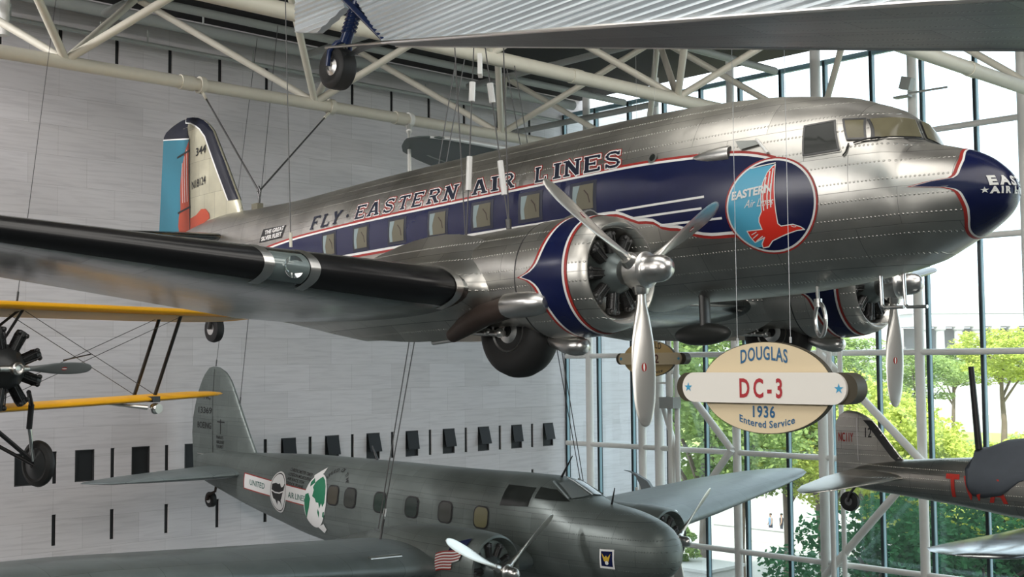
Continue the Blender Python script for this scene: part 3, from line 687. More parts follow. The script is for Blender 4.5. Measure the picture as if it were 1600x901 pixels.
for sd in (-1, 1):
    f = lambda u, v, o=0, sd=sd: fs(u, v, .006 + o, sd)
    d = MB()
    hz = -14.93
    rud = [(-16.555, 2.47), (-16.45, 2.07), (-15.9, 1.76), (hz, 1.76), (hz, 4.30), (-16.31, 4.52)]
    lay(d, poly2(rud), f, 1)
    lay(d, poly2([(-16.31, 4.53), (hz, 4.33), (-14.98, 4.42), (-14.98 - .12, 4.81), (-15.45, 4.825), (-15.89, 4.755), (-16.17, 4.68), (-16.285, 4.59)]), f, 0)
    lay(d, stroke2([(-16.31, 4.525), (hz, 4.315)], .03), lambda u, v: f(u, v, .003), 4)
    # leading-edge strip
    for o_, w_, mi in ((.006, .30, 4), (.010, .255, 0)):
        le = [(a[0] - .005, a[1]) for a in LEp[1:]]
        strip = le + [(a[0] - w_ * (1 if a[1] < 4.3 else .75), a[1] - (0.0 if a[1] < 4.3 else w_ * .35)) for a in reversed(le[:-1])]
        lay(d, poly2(strip), lambda u, v, o_=o_: f(u, v, o_), mi, .05)
    # red bird along the hinge
    feather = [(hz, 4.29), (-15.22, 4.05), (-15.38, 3.70), (-15.46, 3.3), (-15.47, 2.82), (-15.56, 2.66), (-15.60, 2.45), (-15.55, 2.33), (-15.98, 2.36), (-16.0, 2.08), (-15.85, 1.95), (-15.0, 1.95), (-14.80, 2.10), (-14.62, 2.30), (-14.35, 2.40), (-14.14, 2.46), (-14.16, 2.56), (-14.30, 2.68), (-14.50, 2.70), (-14.72, 2.60), (-14.98, 2.56), (-15.02, 2.56)]
    lay(d, poly2([(a + .09, b) for a, b in feather[1:]] + [(hz, 4.29)]), lambda u, v: f(u, v, .004), 2)
    for xx in (-15.04, -15.15, -15.26): lay(d, stroke2([(xx, 2.95), (xx, 4.0 + (xx + 15.11) * 1.2)], .022), lambda u, v: f(u, v, .006), 4)
    lay(d, stroke2([(hz, 1.8), (hz, 4.3)], .03), lambda u, v: f(u, v, .007), 5)
    for zz in (2.78, 4.02): lay(d, stroke2([(-15.5, zz - .03), (hz + .02, zz + .03)], .045), lambda u, v: f(u, v, .008), 5)
    d.build('tail_paint', [TNAVY, TEAL, TAILRED, ALUS, WHITE, BLK], fin, 'teal rudder, navy edges and red bird')
for s, x, z, w in (('344', -14.62, 3.88, .40), ('N18124', -14.80, 3.18, .60)):
    nm = MB(); t = text2(s, .17, .012, width=w); lay(nm, ([(x + a, z + b + a * .08) for a, b in t[0]], t[1]), lambda u, v: fs(u, v, .012), 0); nm.build('registration', BLK, fin)
bf = MB(); bf.box((-12.35, -.05, 2.50), (.22, .14, .12)); bf.build('hoist_bracket', CREAMP, dc)
hk = MB(); hk.tube([(-12.3, -.05, 2.52), (-12.28, -.05, 2.72), (-12.33, -.05, 2.80), (-12.28, -.05, 2.90), (-12.22, -.05, 2.80), (-12.26, -.05, 2.70)], .022, 8); hk.build('hoist_hook', STEEL, dc)
# ---- stabilizers
for sg in (1, -1):
    S = Wing([(0, -13.0, 1.95, 2.5, .10, 0), (1.5, -13.35, 1.97, 2.05, .10, 0), (3.2, -13.85, 2.0, 1.45, .09, 0), (3.8, -14.15, 2.01, 1.0, .08, 0), (4.05, -14.45, 2.02, .5, .07, 0)], sign=sg, camber=0)
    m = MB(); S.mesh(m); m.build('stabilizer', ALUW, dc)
# tail wheel
tw = MB(); tw.lathe([(-.09, .14), (-.10, .2), (-.08, .27), (0, .29), (.08, .27), (.10, .2), (.09, .14)], 28, 0, (-14.2, 0, .12), 'y'); t_ = tw.build('tail_wheel', BLACK, dc)
m = MB(); m.lathe([(-.105, .02), (-.10, .13), (.10, .13), (.105, .02)], 20, 0, (-14.2, 0, .12), 'y'); m.build('wheel_hub', ALUS, t_, 'metal hub')
m = MB(); m.tube([(-14.2, -.14, .12), (-14.0, -.14, .5), (-13.92, -.12, .85), (-13.9, 0, .95), (-13.92, .12, .85), (-14.0, .14, .5), (-14.2, .14, .12)], .035); m.tube([(-13.9, 0, 1.6), (-13.9, 0, .9)], .06); m.build('tail_wheel_fork', STEEL, dc)
# ---- wings
SEC = [(0, -1.95, -.16, 4.28, .15, 2), (2.82, -1.95, -.12, 4.28, .15, 2), (4.3, -1.95, -.03, 4.25, .15, 2), (6.0, -2.46, .165, 3.73, .145, 1.6), (9.0, -3.36, .53, 2.85, .13, 1), (13.2, -4.62, 1.02, 1.62, .12, 0), (14.0, -4.95, 1.11, 1.2, .11, 0), (14.35, -5.2, 1.15, .75, .10, 0), (14.48, -5.45, 1.16, .25, .09, 0)]
for sg in (-1, 1):
    W = Wing(SEC, sign=sg)
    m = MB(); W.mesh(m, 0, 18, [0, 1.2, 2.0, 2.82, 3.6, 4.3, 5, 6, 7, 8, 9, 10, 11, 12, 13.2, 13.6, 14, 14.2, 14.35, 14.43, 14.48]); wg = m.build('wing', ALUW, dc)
    m = MB(); W.patch(m, 3.88, 5.62, -.26, .25, .010); W.patch(m, 6.12, 13.4, -.25, .24, .010, ns=20); m.build('deicing_boot', BOOT, wg, 'black rubber leading edge boot')
    for a in (5.60, 6.10, 3.83): m = MB(); W.patch(m, a - .055, a + .055, -.30, .30, .026 if a < 4 else .018, ns=2, nt=24); m.build('boot_edging', ALUS, wg, 'bright metal edging')
    m = MB(); W.patch(m, 5.66, 6.04, -.22, .20, .008); lg = m.build('landing_light', mat('lamp lens', (0.16, 0.20, 0.20), 0.05, 0.2, spec=0.9), wg, 'clear landing light lens')
    c = W.pt(5.84, 0.0); m = MB(); m.lathe([(-.10, .02), (-.05, .09), (.03, .125), (.04, .125), (.02, .10), (-.02, .04)], 24, 0, (c[0] - .02, c[1], c[2] - .01)); m.build('lamp_reflector', CHROME, lg)
m = MB(); m.rings([[(x, y * w, -.02 - .36 * h * (1 - abs(y) ** 2.2)) for y in [-1 + 2 * j / 20 for j in range(21)]] for x, w, h in ((-1.6, .7, .35), (-2.1, 1.15, .8), (-3.0, 1.35, 1.1), (-4.5, 1.3, 1.0), (-5.6, 1.1, .55), (-6.1, .8, .2))], closed=False); m.build('belly_fairing', ALU, dc)
# ---- engines, one each side
def radial(parent, x, y, z, r, n=9, mt=STEEL, ck=None):
    c = MB(); c.lathe([(-.32, .02), (-.32, r * .50), (-.08, r * .50), (.04, r * .44), (.12, r * .28), (.20, r * .15), (.24, .02)], 28, 0, (x, y, z))
    e = c.build('engine', ck or mat('grey crankcase', (0.16, 0.19, 0.19), 0.4, 0.6, .15), parent)
    for k in range(n):
        a = 2 * PI * k / n + .2; M = Matrix.Translation((x - .06, y, z)) @ Matrix.Rotation(a, 4, 'X')
        b = MB(); prof = []
        zz = r * .38
        while zz < r * .78:
            prof += [(zz, r * .135), (zz + r * .012, r * .135), (zz + r * .013, r * .105), (zz + r * .028, r * .105)]; zz += r * .03
        prof += [(r * .80, r * .14), (r * .93, r * .12), (r * .96, .01)]
        b.lathe([(r * .34, .01)] + prof, 14, 0, (0, 0, 0), 'z')
        b.tube([(r * .13, r * .05, r * .36), (r * .15, r * .07, r * .86)], r * .014, 6); b.tube([(r * .13, -r * .05, r * .36), (r * .15, -r * .07, r * .86)], r * .014, 6)
        b.ball((r * .10, r * .09, r * .87), r * .06, 6); b.ball((r * .10, -r * .09, r * .87), r * .06, 6)
        b.v = [tuple(M @ Vector(p)) for p in b.v]; b.build('engine_cylinder', mt, e)
    return e
def propeller(parent, x, y, z, Rr, root, cmax, angles, domelen, domer, mt=ALUB, logo=RED, pitch=(58, 22), beta_logo=36, name='propeller', th=.10):
    h = MB(); h.lathe([(-.28, domer * .9), (-.12, domer * 1.15), (-.10, domer * 1.35), (.10, domer * 1.35), (.12, domer * 1.1), (.14, domer)] + [(.14 + (domelen - .14) * t, domer * math.sqrt(max(0, 1 - max(0, (t - .35) / .65) ** 2.4)) * (1 if t < .35 else 1)) for t in (.2, .35, .5, .65, .8, .9, .96, 1)], 28, 0, (x, y, z))
    p = h.build(name, ALUS, parent)
    first = None
    for a in angles:
        ob = blade(Rr, root, cmax, th=th, pitch=pitch).build('blade', mt, p) if first is None else first.copy()
        if first is None: first = ob
        else: COL.objects.link(ob)
        ob.location = (x, y, z); ob.rotation_euler = (PI / 2 - a, 0, 0)
        if logo:
            l = MB(); u = .58; be = pitch[0] + (pitch[1] - pitch[0]) * u ** 0.7
            blade_logo(l, Rr, root, u, be, cmax * (th * .5) + .006, .030, .05, 0); blade_logo(l, Rr, root, u, be, cmax * (th * .5) + .008, .010, .045, 1)
            lo_ = l.build('blade_badge', [logo, WHITE], p); lo_.location = (x, y, z); lo_.rotation_euler = (PI / 2 - a, 0, 0)
        c = MB(); c.lathe([(.08, domer * .72), (root + .06, domer * .62), (root + .10, domer * .5), (root + .10, .01)], 16, 0, (0, 0, 0), 'z'); q = c.build('blade_clamp', ALUS, p); q.location = (x, y, z); q.rotation_euler = (PI / 2 - a, 0, 0)
    return p
def wavy(y):  # rear edge of the navy cowl band, by angle round the cowl measured from the outboard spike
    return y
for sg, ph in ((-1, .533), (1, -1.486 + 2 * PI / 3)):
    cy0 = sg * 2.82
    # nacelle body behind the cowl, running back over the wing
    rs = []
    for x, w, zt, zb in ((-1.28, .69, .69, -.70), (-1.45, .69, .695, -.66), (-1.65, .685, .70, -.58), (-1.9, .68, .70, -.55), (-2.6, .66, .69, -.55), (-3.4, .60, .62, -.58), (-4.2, .50, .50, -.58), (-5.1, .36, .30, -.56), (-5.9, .18, .06, -.42), (-6.5, .04, -.18, -.30)):
        zc, hh = (zt + zb) / 2, (zt - zb) / 2
        rs.append([(x, cy0 + w * math.cos(2 * PI * j / 40), zc + hh * math.sin(2 * PI * j / 40)) for j in range(40)])
    m = MB(); m.rings(rs); nc = m.build('nacelle', ALU, dc)
    # flared collars where the wing meets the nacelle
    for s2 in (-1, 1):
        yc_ = abs(cy0) + s2 * .62
        sc4 = [(yc_ - s2 * .16, -1.55, -.02, 5.0, .27, 2), (yc_ - s2 * .04, -1.72, -.04, 4.75, .22, 2), (yc_ + s2 * .08, -1.86, -.05, 4.5, .18, 2), (yc_ + s2 * .20, -1.935, -.06, 4.33, .158, 2), (yc_ + s2 * .30, -1.97, -.06, 4.25, .150, 2)]
        if s2 < 0: sc4 = list(reversed(sc4))
        m = MB(); Wf = Wing(sc4, sign=sg); Wf.mesh(m, 0, 18, [sc4[0][0] + (sc4[-1][0] - sc4[0][0]) * i / 10 for i in range(11)]); m.build('wing_fillet', ALU, nc)
    CP = [(-.62, .44), (-.50, .475), (-.38, .505), (-.30, .545), (-.275, .585), (-.30, .625), (-.38, .66), (-.55, .69), (-.8, .708), (-1.05, .715), (-1.30, .71), (-1.30, .66)]
    m = MB(); m.lathe(CP, 64, 0, (0, cy0, 0)); cw = m.build('cowling', ALU, nc)
    rf = pchip([-1.31, -1.05, -.8, -.55, -.38, -.30], [.71, .715, .708, .69, .66, .625])
    # navy band with a pointed rear edge at the middle of each side
    d = MB(); NB = 96
    def xb(a):
        q = abs(math.sin(a))        # 0 at the sides, 1 at top and bottom
        return pchip([0, .07, .2, .45, .75, 1], [-1.19, -1.04, -.93, -.87, -.83, -.81])(q)
    def xf(a): return -.56
    for o_, e0, e1, mi in ((.004, -.075, .065, 0), (.006, -.035, .030, 1), (.008, .0, .0, 2)):
        cols = []
        for j in range(NB + 1):
            a = 2 * PI * j / NB; x0, x1 = xb(a) + e0, xf(a) + e1
            cols.append([(x0 + (x1 - x0) * i / 6, cy0 + (rf(x0 + (x1 - x0) * i / 6) + o_) * math.cos(a), (rf(x0 + (x1 - x0) * i / 6) + o_) * math.sin(a)) for i in range(7)])
        d.rings(cols, mi, closed=False)
    d.build('cowl_band', [RED, WHITE, NAVY], cw, 'navy band edged in white and red')
    m = MB()
    for x in (-1.31, -1.52): m.lathe([(x - .008, rf(x) + .003), (x + .008, rf(x) + .003)], 64, 0, (0, cy0, 0), close=False) if x > -1.4 else None
    m.build('cowl_seam', STEEL, cw)
    m = MB(); m.add([(-.62, cy0 + .5 * math.cos(2 * PI * j / 40), .5 * math.sin(2 * PI * j / 40)) for j in range(40)], [tuple(range(40))]); m.build('firewall', mat('dark baffle', (0.03, 0.035, 0.035), .6), nc)
    radial(dc, -.34, cy0, 0, .52)
    propeller(dc, 0, cy0, 0, 1.753, .17, .275, [ph + k * 2 * PI / 3 for k in range(3)], .46, .155)
    # exhaust shroud, outboard low on the nacelle
    yo = cy0 + sg * .60
    m = MB(); m.lathe([(-1.62, .02), (-1.62, .145), (-1.4, .155), (-1.2, .15), (-1.05, .125), (-.97, .07), (-.95, .005)], 24, 0, (.10, yo + sg * .04, -.31)); m.build('exhaust_shroud', ALUS, nc)
    m = MB(); m.tube([(-1.48, yo + sg * .04, -.32), (-1.95, yo + sg * .03, -.39), (-2.35, yo - sg * .04, -.49), (-2.70, yo - sg * .12, -.60)], [.135, .14, .13, .09], 20); m.build('exhaust_pipe', BROWNM, nc, 'heat browned exhaust pipe')
    m = MB(); m.rings([[(x, cy0 - sg * .22 + w * math.cos(2 * PI * j / 16), .70 + w * .8 * math.sin(2 * PI * j / 16)) for j in range(16)] for x, w in ((-1.5, .02), (-1.3, .10), (-1.05, .15), (-.92, .16))]); m.build('carburettor_scoop', ALU, nc)
    m = MB(); m.add([(-.918, cy0 - sg * .22 + .14 * math.cos(2 * PI * j / 16), .70 + .11 * math.sin(2 * PI * j / 16)) for j in range(16)], [tuple(range(16))]); m.build('scoop_mouth', STEEL, nc)
    # oil cooler scoop under the cowl
    m = MB(); m.rings([[(x, cy0 + w * math.cos(2 * PI * j / 20), -.81 + dz + h * math.sin(2 * PI * j / 20)) for j in range(20)] for x, w, h, dz in ((-1.50, .03, .03, .12), (-1.4, .10, .08, .08), (-1.2, .13, .11, .03), (-1.05, .14, .115, 0), (-.95, .13, .11, 0), (-.88, .09, .08, .0), (-.85, .02, .02, 0))]); m.build('oil_cooler', ALUS, nc)
    # half-retracted main wheel
    m = MB(); yc = cy0; m.lathe([(-.20, .26), (-.225, .34), (-.215, .46), (-.15, .55), (-.05, .585), (.05, .585), (.15, .55), (.215, .46), (.225, .34), (.20, .26)], 44, 0, (-1.99, yc, -.57), 'y'); wh = m.build('main_wheel', BLACK, dc)
    for s2 in (-1, 1): m = MB(); m.lathe([(s2 * .16, .02), (s2 * .215, .08), (s2 * .20, .16), (s2 * .17, .20), (s2 * .20, .25), (s2 * .215, .27), (s2 * .19, .275)], 30, 0, (-1.99, yc, -.57), 'y'); m.build('wheel_hub', ALUS, wh, 'bright metal wheel hub')
    for s2 in (-1, 1):
        g = MB(); g.tube([(-1.99, yc + s2 * .27, -.61), (-2.4, yc + s2 * .28, -.58), (-2.9, yc + s2 * .28, -.52)], .04, 10); g.ball((-2.05, yc + s2 * .28, -.6), .06, 8); g.ball((-2.25, yc + s2 * .29, -.58), .05, 8); g.build('landing_gear_strut', ALUS, dc)
    g = MB(); g.tube([(-2.9, yc - .3, -.64), (-3.3, yc - .3, -.66)], .035, 8); g.build('gear_door_hinge', ALUS, dc)
# ---- belly aerials and pitot masts
m = MB(); m.ball((-1.05, -.35, -.66), (.46, .15, .15), 12); m.build('aerial_pod', mat('dark pod', (0.04, 0.042, 0.04), .35), dc, 'dark egg shaped pod')
m = MB(); m.tube([(-1.0, -.35, -.10), (-1.0, -.35, -.56)], .10, 12, flat=(1, .55)); m.build('aerial_post', STEEL, dc)
m = MB(); rg = [(.68 + 0 * a, -.30 + .16 * math.cos(a), -.58 + .22 * math.sin(a)) for a in [2 * PI * j / 28 for j in range(29)]]
rg = [(.68 + .11 * math.cos(a), -.25 - .06 * math.cos(a), -.57 + .20 * math.sin(a)) for a in [2 * PI * j / 28 for j in range(29)]]; m.tube(rg, .026, 8); m.tube([(.66, -.25, -.15), (.66, -.25, -.38)], .022, 8); m.lathe([(-.05, .05), (.05, .05)], 10, 0, (.66, -.25, -.36), 'z'); m.build('loop_aerial', ALUS, dc)
for yy, x in ((-.12, 1.45), (.12, 1.62)):
    m = MB(); m.tube([(x, yy, .05), (x, yy, -.44), (x + .03, yy, -.47), (x + .28, yy, -.48)], .028, 10, flat=(1, .8)); m.build('pitot_mast', ALUS, dc)
# ================================================================== the grey twin-engined airliner below
bo = empty('airliner', pose((-15.637, 17.169, -3.634), 0.048, -0.022, -0.004))
tag(bo, 'dull grey twin engined airliner below the silver one with a green globe on its side', 'airplane')
BB = Body([(1.84, .16, .10, .02, 2), (1.80, .36, -.06, .22, 2), (1.68, .58, -.18, .40, 2.05), (1.40, .76, -.32, .57, 2.1), (.8, .92, -.48, .72, 2.2), (.15, 1.0, -.59, .81, 2.3), (.0, 1.04, -.61, .83, 2.3), (-.12, 1.09, -.62, .84, 2.3), (-.80, 1.365, -.66, .86, 2.4), (-1.1, 1.395, -.67, .87, 2.4), (-1.7, 1.39, -.69, .88, 2.4), (-3.3, 1.35, -.72, .89, 2.4), (-5.3, 1.33, -.74, .88, 2.4), (-7, 1.31, -.70, .85, 2.35), (-8.3, 1.29, -.60, .78, 2.25), (-9.6, 1.24, -.40, .66, 2.2), (-11, 1.17, -.18, .48, 2.1), (-12.4, 1.12, .10, .28, 2.05), (-13.4, 1.0, .32, .10, 2), (-13.7, .9, .45, .03, 2)])
m = MB(); BB.mesh(m, N=56, step=.2); bf_ = m.build('fuselage', B247, bo, angle=50)
def bst(x, z, off=.006): return BB.side(x, z, -1, off)
def bpt(x, z, off=.006): return BB.side(x, z, 1, off)
def rrect(cx, cz, w, h, r, n=5):
    out = []
    for qx, qz, a0 in ((1, 1, 0), (-1, 1, 90), (-1, -1, 180), (1, -1, 270)):
        for i in range(n + 1):
            a = R(a0 + 90 * i / n); out.append((cx + qx * (w / 2 - r) + r * math.cos(a), cz + qz * (h / 2 - r) + r * math.sin(a)))
    return out
tints = [(0.06, 0.055, 0.04), (0.035, 0.04, 0.035), (0.012, 0.028, 0.02), (0.012, 0.025, 0.02), (0.04, 0.045, 0.038), (0.20, 0.19, 0.10)]
for i, cx in enumerate((-6.86, -6.245, -5.233, -4.221, -3.209, -2.197)):
    for fn in (bst, bpt):
        w = MB(); lay(w, poly2(rrect(cx, .55, .42, .44, .13)), lambda u, v: fn(u, v, .010)); w = w.build('cabin_window', BLK, bf_)
        g = MB(); lay(g, poly2(rrect(cx, .55, .36, .38, .11)), lambda u, v: fn(u, v, .016)); g.build('window_pane', mat('cabin pane %d' % i, tints[i], .15), w)
# cockpit side windows and the raked windscreen
for fn in (bst, bpt):
    for P in ([(-1.74, .82), (-1.02, .86), (-1.0, 1.20), (-1.72, 1.20)], [(-.93, 1.02), (-.22, 1.0), (-.58, 1.19), (-.92, 1.22)]):
        w = MB(); c = Vector((sum(p[0] for p in P) / 4, sum(p[1] for p in P) / 4)); lay(w, poly2([(c.x + (p[0] - c.x) * 1.10, c.y + (p[1] - c.y) * 1.14) for p in P]), lambda u, v: fn(u, v, .008)); w = w.build('cockpit_frame', B247, bf_)
        g = MB(); lay(g, poly2(P), lambda u, v: fn(u, v, .014)); g.build('cockpit_glass', GLASSD, w)
def frontb(y, z, off):
    lo_, hi_ = -1.2, .6
    for it in range(30):
        m = (lo_ + hi_) / 2
        if BB.t(m) > BB.b(m) and BB.y(m, z) > abs(y): lo_ = m
        else: hi_ = m
    return (lo_ + off, y, z + off)
for sg in (-1, 1):
    Q = [(sg * .46, 1.05), (sg * .05, 1.10), (sg * .05, 1.33), (sg * .34, 1.29)]
    g = MB(); g.rings([[frontb(*bil(Q, i / 8, j / 5, 1.0), .016) for i in range(9)] for j in range(6)], closed=False); g.build('windscreen_glass', mat('windscreen sheen', (.20, .23, .23), .12), bf_)
m = MB(); m.tube([frontb(0, z, .02) for z in (1.09, 1.2, 1.3, 1.355)], .022, 8); m.build('windscreen_post', B247W, bf_)
for sg in (-1, 1): m = MB(); m.tube([frontb(sg * .50, 1.04, .02), frontb(sg * .36, 1.31, .02)], .02, 8); m.build('windscreen_post', B247W, bf_)
for p0, p1, r in (((-.9, 0, 1.36), (-.62, 0, 1.80), .018), ((.35, 0, .96), (.42, 0, 1.28), .016), ((-6.35, 0, 1.30), (-6.55, 0, 1.62), .022)):
    MB().tube([p0, p1], [r * 1.4, r * .6], 8).build('aerial_mast', BLK, bf_)
# insignia: long white band, oval with map, globe, small lettering
ins = MB()
ch = lambda pts: pts
lay(ins, poly2([(-10.75, .36), (-7.85, .23), (-7.85, .56), (-10.75, .70)]), lambda u, v: bst(u, v, .006), 0)
lay(ins, poly2([(-10.79, .335), (-7.85, .205), (-7.85, .585), (-10.79, .725)]), lambda u, v: bst(u, v, .004), 1)
for s, x, z, w in (('UNITED', -10.45, .46, .75), ('AIR LINES', -8.62, .34, .70)):
    t = text2(s, .13, .01, width=w); lay(ins, ([(x + a, z + b - a * .045) for a, b in t[0]], t[1]), lambda u, v: bst(u, v, .010), 3)
lay(ins, disc2(-9.08, .41, .375, .475), lambda u, v: bst(u, v, .009), 0); lay(ins, disc2(-9.08, .41, .345, .44, .95), lambda u, v: bst(u, v, .012), 4)
us = [(-.26, .14), (-.10, .17), (.0, .15), (.07, .17), (.14, .10), (.22, .12), (.28, .20), (.25, .06), (.20, -.02), (.16, -.10), (.13, -.14), (.17, -.27), (.10, -.17), (.0, -.15), (-.04, -.24), (-.10, -.15), (-.20, -.12), (-.27, 0)]
lay(ins, poly2([(-9.08 + a * 1.05, .41 + b * 1.25) for a, b in us]), lambda u, v: bst(u, v, .012), 4)
lay(ins, stroke2([(-9.36, .44), (-9.2, .40), (-9.0, .40), (-8.8, .46)], .03), lambda u, v: bst(u, v, .015), 0)
ins.build('airline_band', [WHITE, RED, NAVY, mat('dark green letter paint', (0.02, 0.13, 0.10), .5), BLK], bf_, 'white band with oval map badge')
gl = MB(); GC = (-7.52, .36)
lay(gl, disc2(GC[0], GC[1], .43, .60), lambda u, v: bst(u + .11 * (v - .36), v, .010), 0, .1)
lands = [[(-.02, .48), (.10, .55), (.24, .48), (.34, .36), (.40, .20), (.41, .0), (.34, -.10), (.28, -.02), (.22, -.14), (.16, -.02), (.06, -.02), (.0, .06), (-.12, .10), (-.10, .24), (-.16, .30), (-.10, .42)],
         [(-.12, .40), (-.28, .30), (-.30, .40), (-.20, .50)], [(-.42, .12), (-.30, .16), (-.20, .04), (-.22, -.16), (-.28, -.30), (-.34, -.42), (-.40, -.22), (-.44, -.04)], [(.16, -.16), (.22, -.24), (.20, -.36), (.14, -.24)], [(.36, -.22), (.42, -.2), (.40, -.34), (.34, -.32)]]
for L_ in lands: lay(gl, poly2([(GC[0] + a * .92, GC[1] + b * 1.0) for a, b in L_]), lambda u, v: bst(u + .11 * (v - .36), v, .014), 1, .1)
lay(gl, poly2([(GC[0] - .25, GC[1] + .55), (GC[0] + .05, GC[1] + .74), (GC[0] + .06, GC[1] + .62), (GC[0] - .2, GC[1] + .45)]), lambda u, v: bst(u + .11 * (v - .36), v, .012), 0, .1)
lay(gl, poly2([(GC[0] + .10, GC[1] - .58), (GC[0] + .34, GC[1] - .48), (GC[0] + .42, GC[1] - .60), (GC[0] + .28, GC[1] - .70)]), lambda u, v: bst(u + .11 * (v - .36), v, .012), 0, .1)
gl.build('globe_emblem', [WHITE, mat('globe green', (0.01, 0.19, 0.09), .45)], bf_, 'white globe with green continents')
ls = MB()
for k, (s, w) in enumerate((('CHRONOMETER TIMED', .95), ('LONDON MELBOURNE', .95), ('AIR RACE 1934', .72), ('STOCK PLANE', .72))):
    t = text2(s, .07, .012, width=w); lay(ls, ([(-8.75 + a, .93 - k * .10 + b - a * .06) for a, b in t[0]], t[1]), lambda u, v: bst(u, v, .006), 0)
for k, c_ in enumerate('SPEED OF TIME'):
    if c_ == ' ': continue
    a = R(160 - k * 11.6); t = text2(c_, .08, .01); r0 = .36; ca, sa = math.cos(a - PI / 2), math.sin(a - PI / 2)
    lay(ls, ([(-6.85 + math.cos(a) * r0 + p * ca - q * sa, .78 + math.sin(a) * r0 * .75 + p * sa + q * ca) for p, q in t[0]], t[1]), lambda u, v: bst(u, v, .006), 0)
ls.build('lettering', BLK, bf_)
pt = MB()
lay(pt, poly2([(.665, -.065), (.955, -.065), (.97, .285), (.68, .275)]), lambda u, v: bst(u, v, .010), 0); lay(pt, poly2([(.70, -.025), (.925, -.025), (.935, .25), (.71, .24)]), lambda u, v: bst(u, v, .013), 1)
lay(pt, poly2([(.82, .01), (.86, .08), (.90, .21), (.84, .14), (.81, .17), (.78, .14), (.72, .21), (.76, .08)]), lambda u, v: bst(u, v, .016), 2); lay(pt, disc2(.815, .04, .035, .035, n=14), lambda u, v: bst(u, v, .017), 0)
pt.build('eagle_patch', [WHITE, NAVY, mat('gold paint', (0.62, 0.42, 0.05), .4)], bf_, 'white bordered navy patch with gold bird')
# fin, rudder
L2 = [(-10.7, .9), (-11.02, 1.19), (-11.47, 1.89), (-11.92, 2.6), (-12.12, 2.90), (-12.36, 3.13), (-12.7, 3.26), (-13.0, 3.28)]
T2 = [(-13.85, .45), (-13.90, 1.0), (-13.97, 1.6), (-13.93, 1.93), (-13.78, 2.45), (-13.58, 2.85), (-13.40, 3.08), (-13.2, 3.24), (-13.0, 3.28)]
secs = []
for z in (.45, .9, 1.14, 1.5, 1.9, 2.2, 2.5, 2.75, 2.92, 3.05, 3.14, 3.2, 3.24, 3.26, 3.278):
    le = finz(L2, z) if z >= .9 else -12.4 + (z - .9) * -1.2; te = finz(T2, z); c = max(.05, (le if z >= .9 else -12.4) - te); secs.append((z, te + c, 0, c, min(.10, .22 / max(c, .2)), 0))
F2 = Wing(secs, vertical=True, camber=0); m = MB(); F2.mesh(m); f2 = m.build('fin', B247, bo)
def f2s(x, z, off=.006):
    s = F2.sec(z); xc = min(1, max(0, (s[1] - x) / s[3])); p = F2.pt(z, math.sqrt(xc)); return (x, -(abs(p[1]) + off), z)
d = MB(); 
for s, x, z, w, h in (('NC', -13.35, 2.42, .36, .17), ('13369', -13.63, 2.05, .72, .16), ('BOEING', -13.66, 1.66, .74, .16)): t = text2(s, h, .012, width=w); lay(d, ([(x + a, z + b) for a, b in t[0]], t[1]), lambda u, v: f2s(u, v, .006), 0)
for s, z, w in (('PARKS', 1.42, .34), ('AIRLINES', 1.30, .38), ('TOURIST', 1.18, .36)): t = text2(s, .085, .01, width=w); lay(d, ([(-12.66 + a, z + b) for a, b in t[0]], t[1]), lambda u, v: f2s(u, v, .006), 0)
for st_ in ([(-12.62, 1.86), (-12.28, 1.86)], [(-12.46, 1.56), (-12.46, 1.92)]): lay(d, stroke2(st_, .03), lambda u, v: f2s(u, v, .006), 0)
lay(d, stroke2([(-12.82, .6), (-12.9, 3.2)], .016), lambda u, v: f2s(u, v, .006), 0); lay(d, stroke2([(-13.65, .98), (-12.95, .97)], .02), lambda u, v: f2s(u, v, .008), 1)
d.build('registration', [BLK, ALUS], f2)
for sg in (-1, 1):
    S = Wing([(0, -11.0, .66, 2.35, .11, 0), (1.0, -11.15, .63, 2.15, .11, 0), (2.5, -11.75, .57, 1.50, .10, 0), (3.2, -12.1, .54, 1.0, .09, 0), (3.6, -12.45, .525, .5, .08, 0), (3.75, -12.65, .52, .12, .08, 0)], sign=sg, camber=0)
    m = MB(); S.mesh(m); m.build('stabilizer', B247W, bo)
m = MB(); m.lathe([(-.07, .09), (-.08, .15), (-.05, .20), (.05, .20), (.08, .15), (.07, .09)], 24, 0, (-13.0, 0, -.18), 'y'); t_ = m.build('tail_wheel', BLACK, bo)
m = MB(); m.lathe([(-.085, .01), (-.075, .09), (.075, .09), (.085, .01)], 16, 0, (-13.0, 0, -.18), 'y'); m.build('wheel_hub', ALUS, t_)
m = MB(); m.tube([(-12.75, 0, .25), (-12.8, 0, .05), (-12.95, -.11, -.05), (-13.0, -.11, -.18)], .035); m.build('tail_wheel_fork', BROWNM, bo)
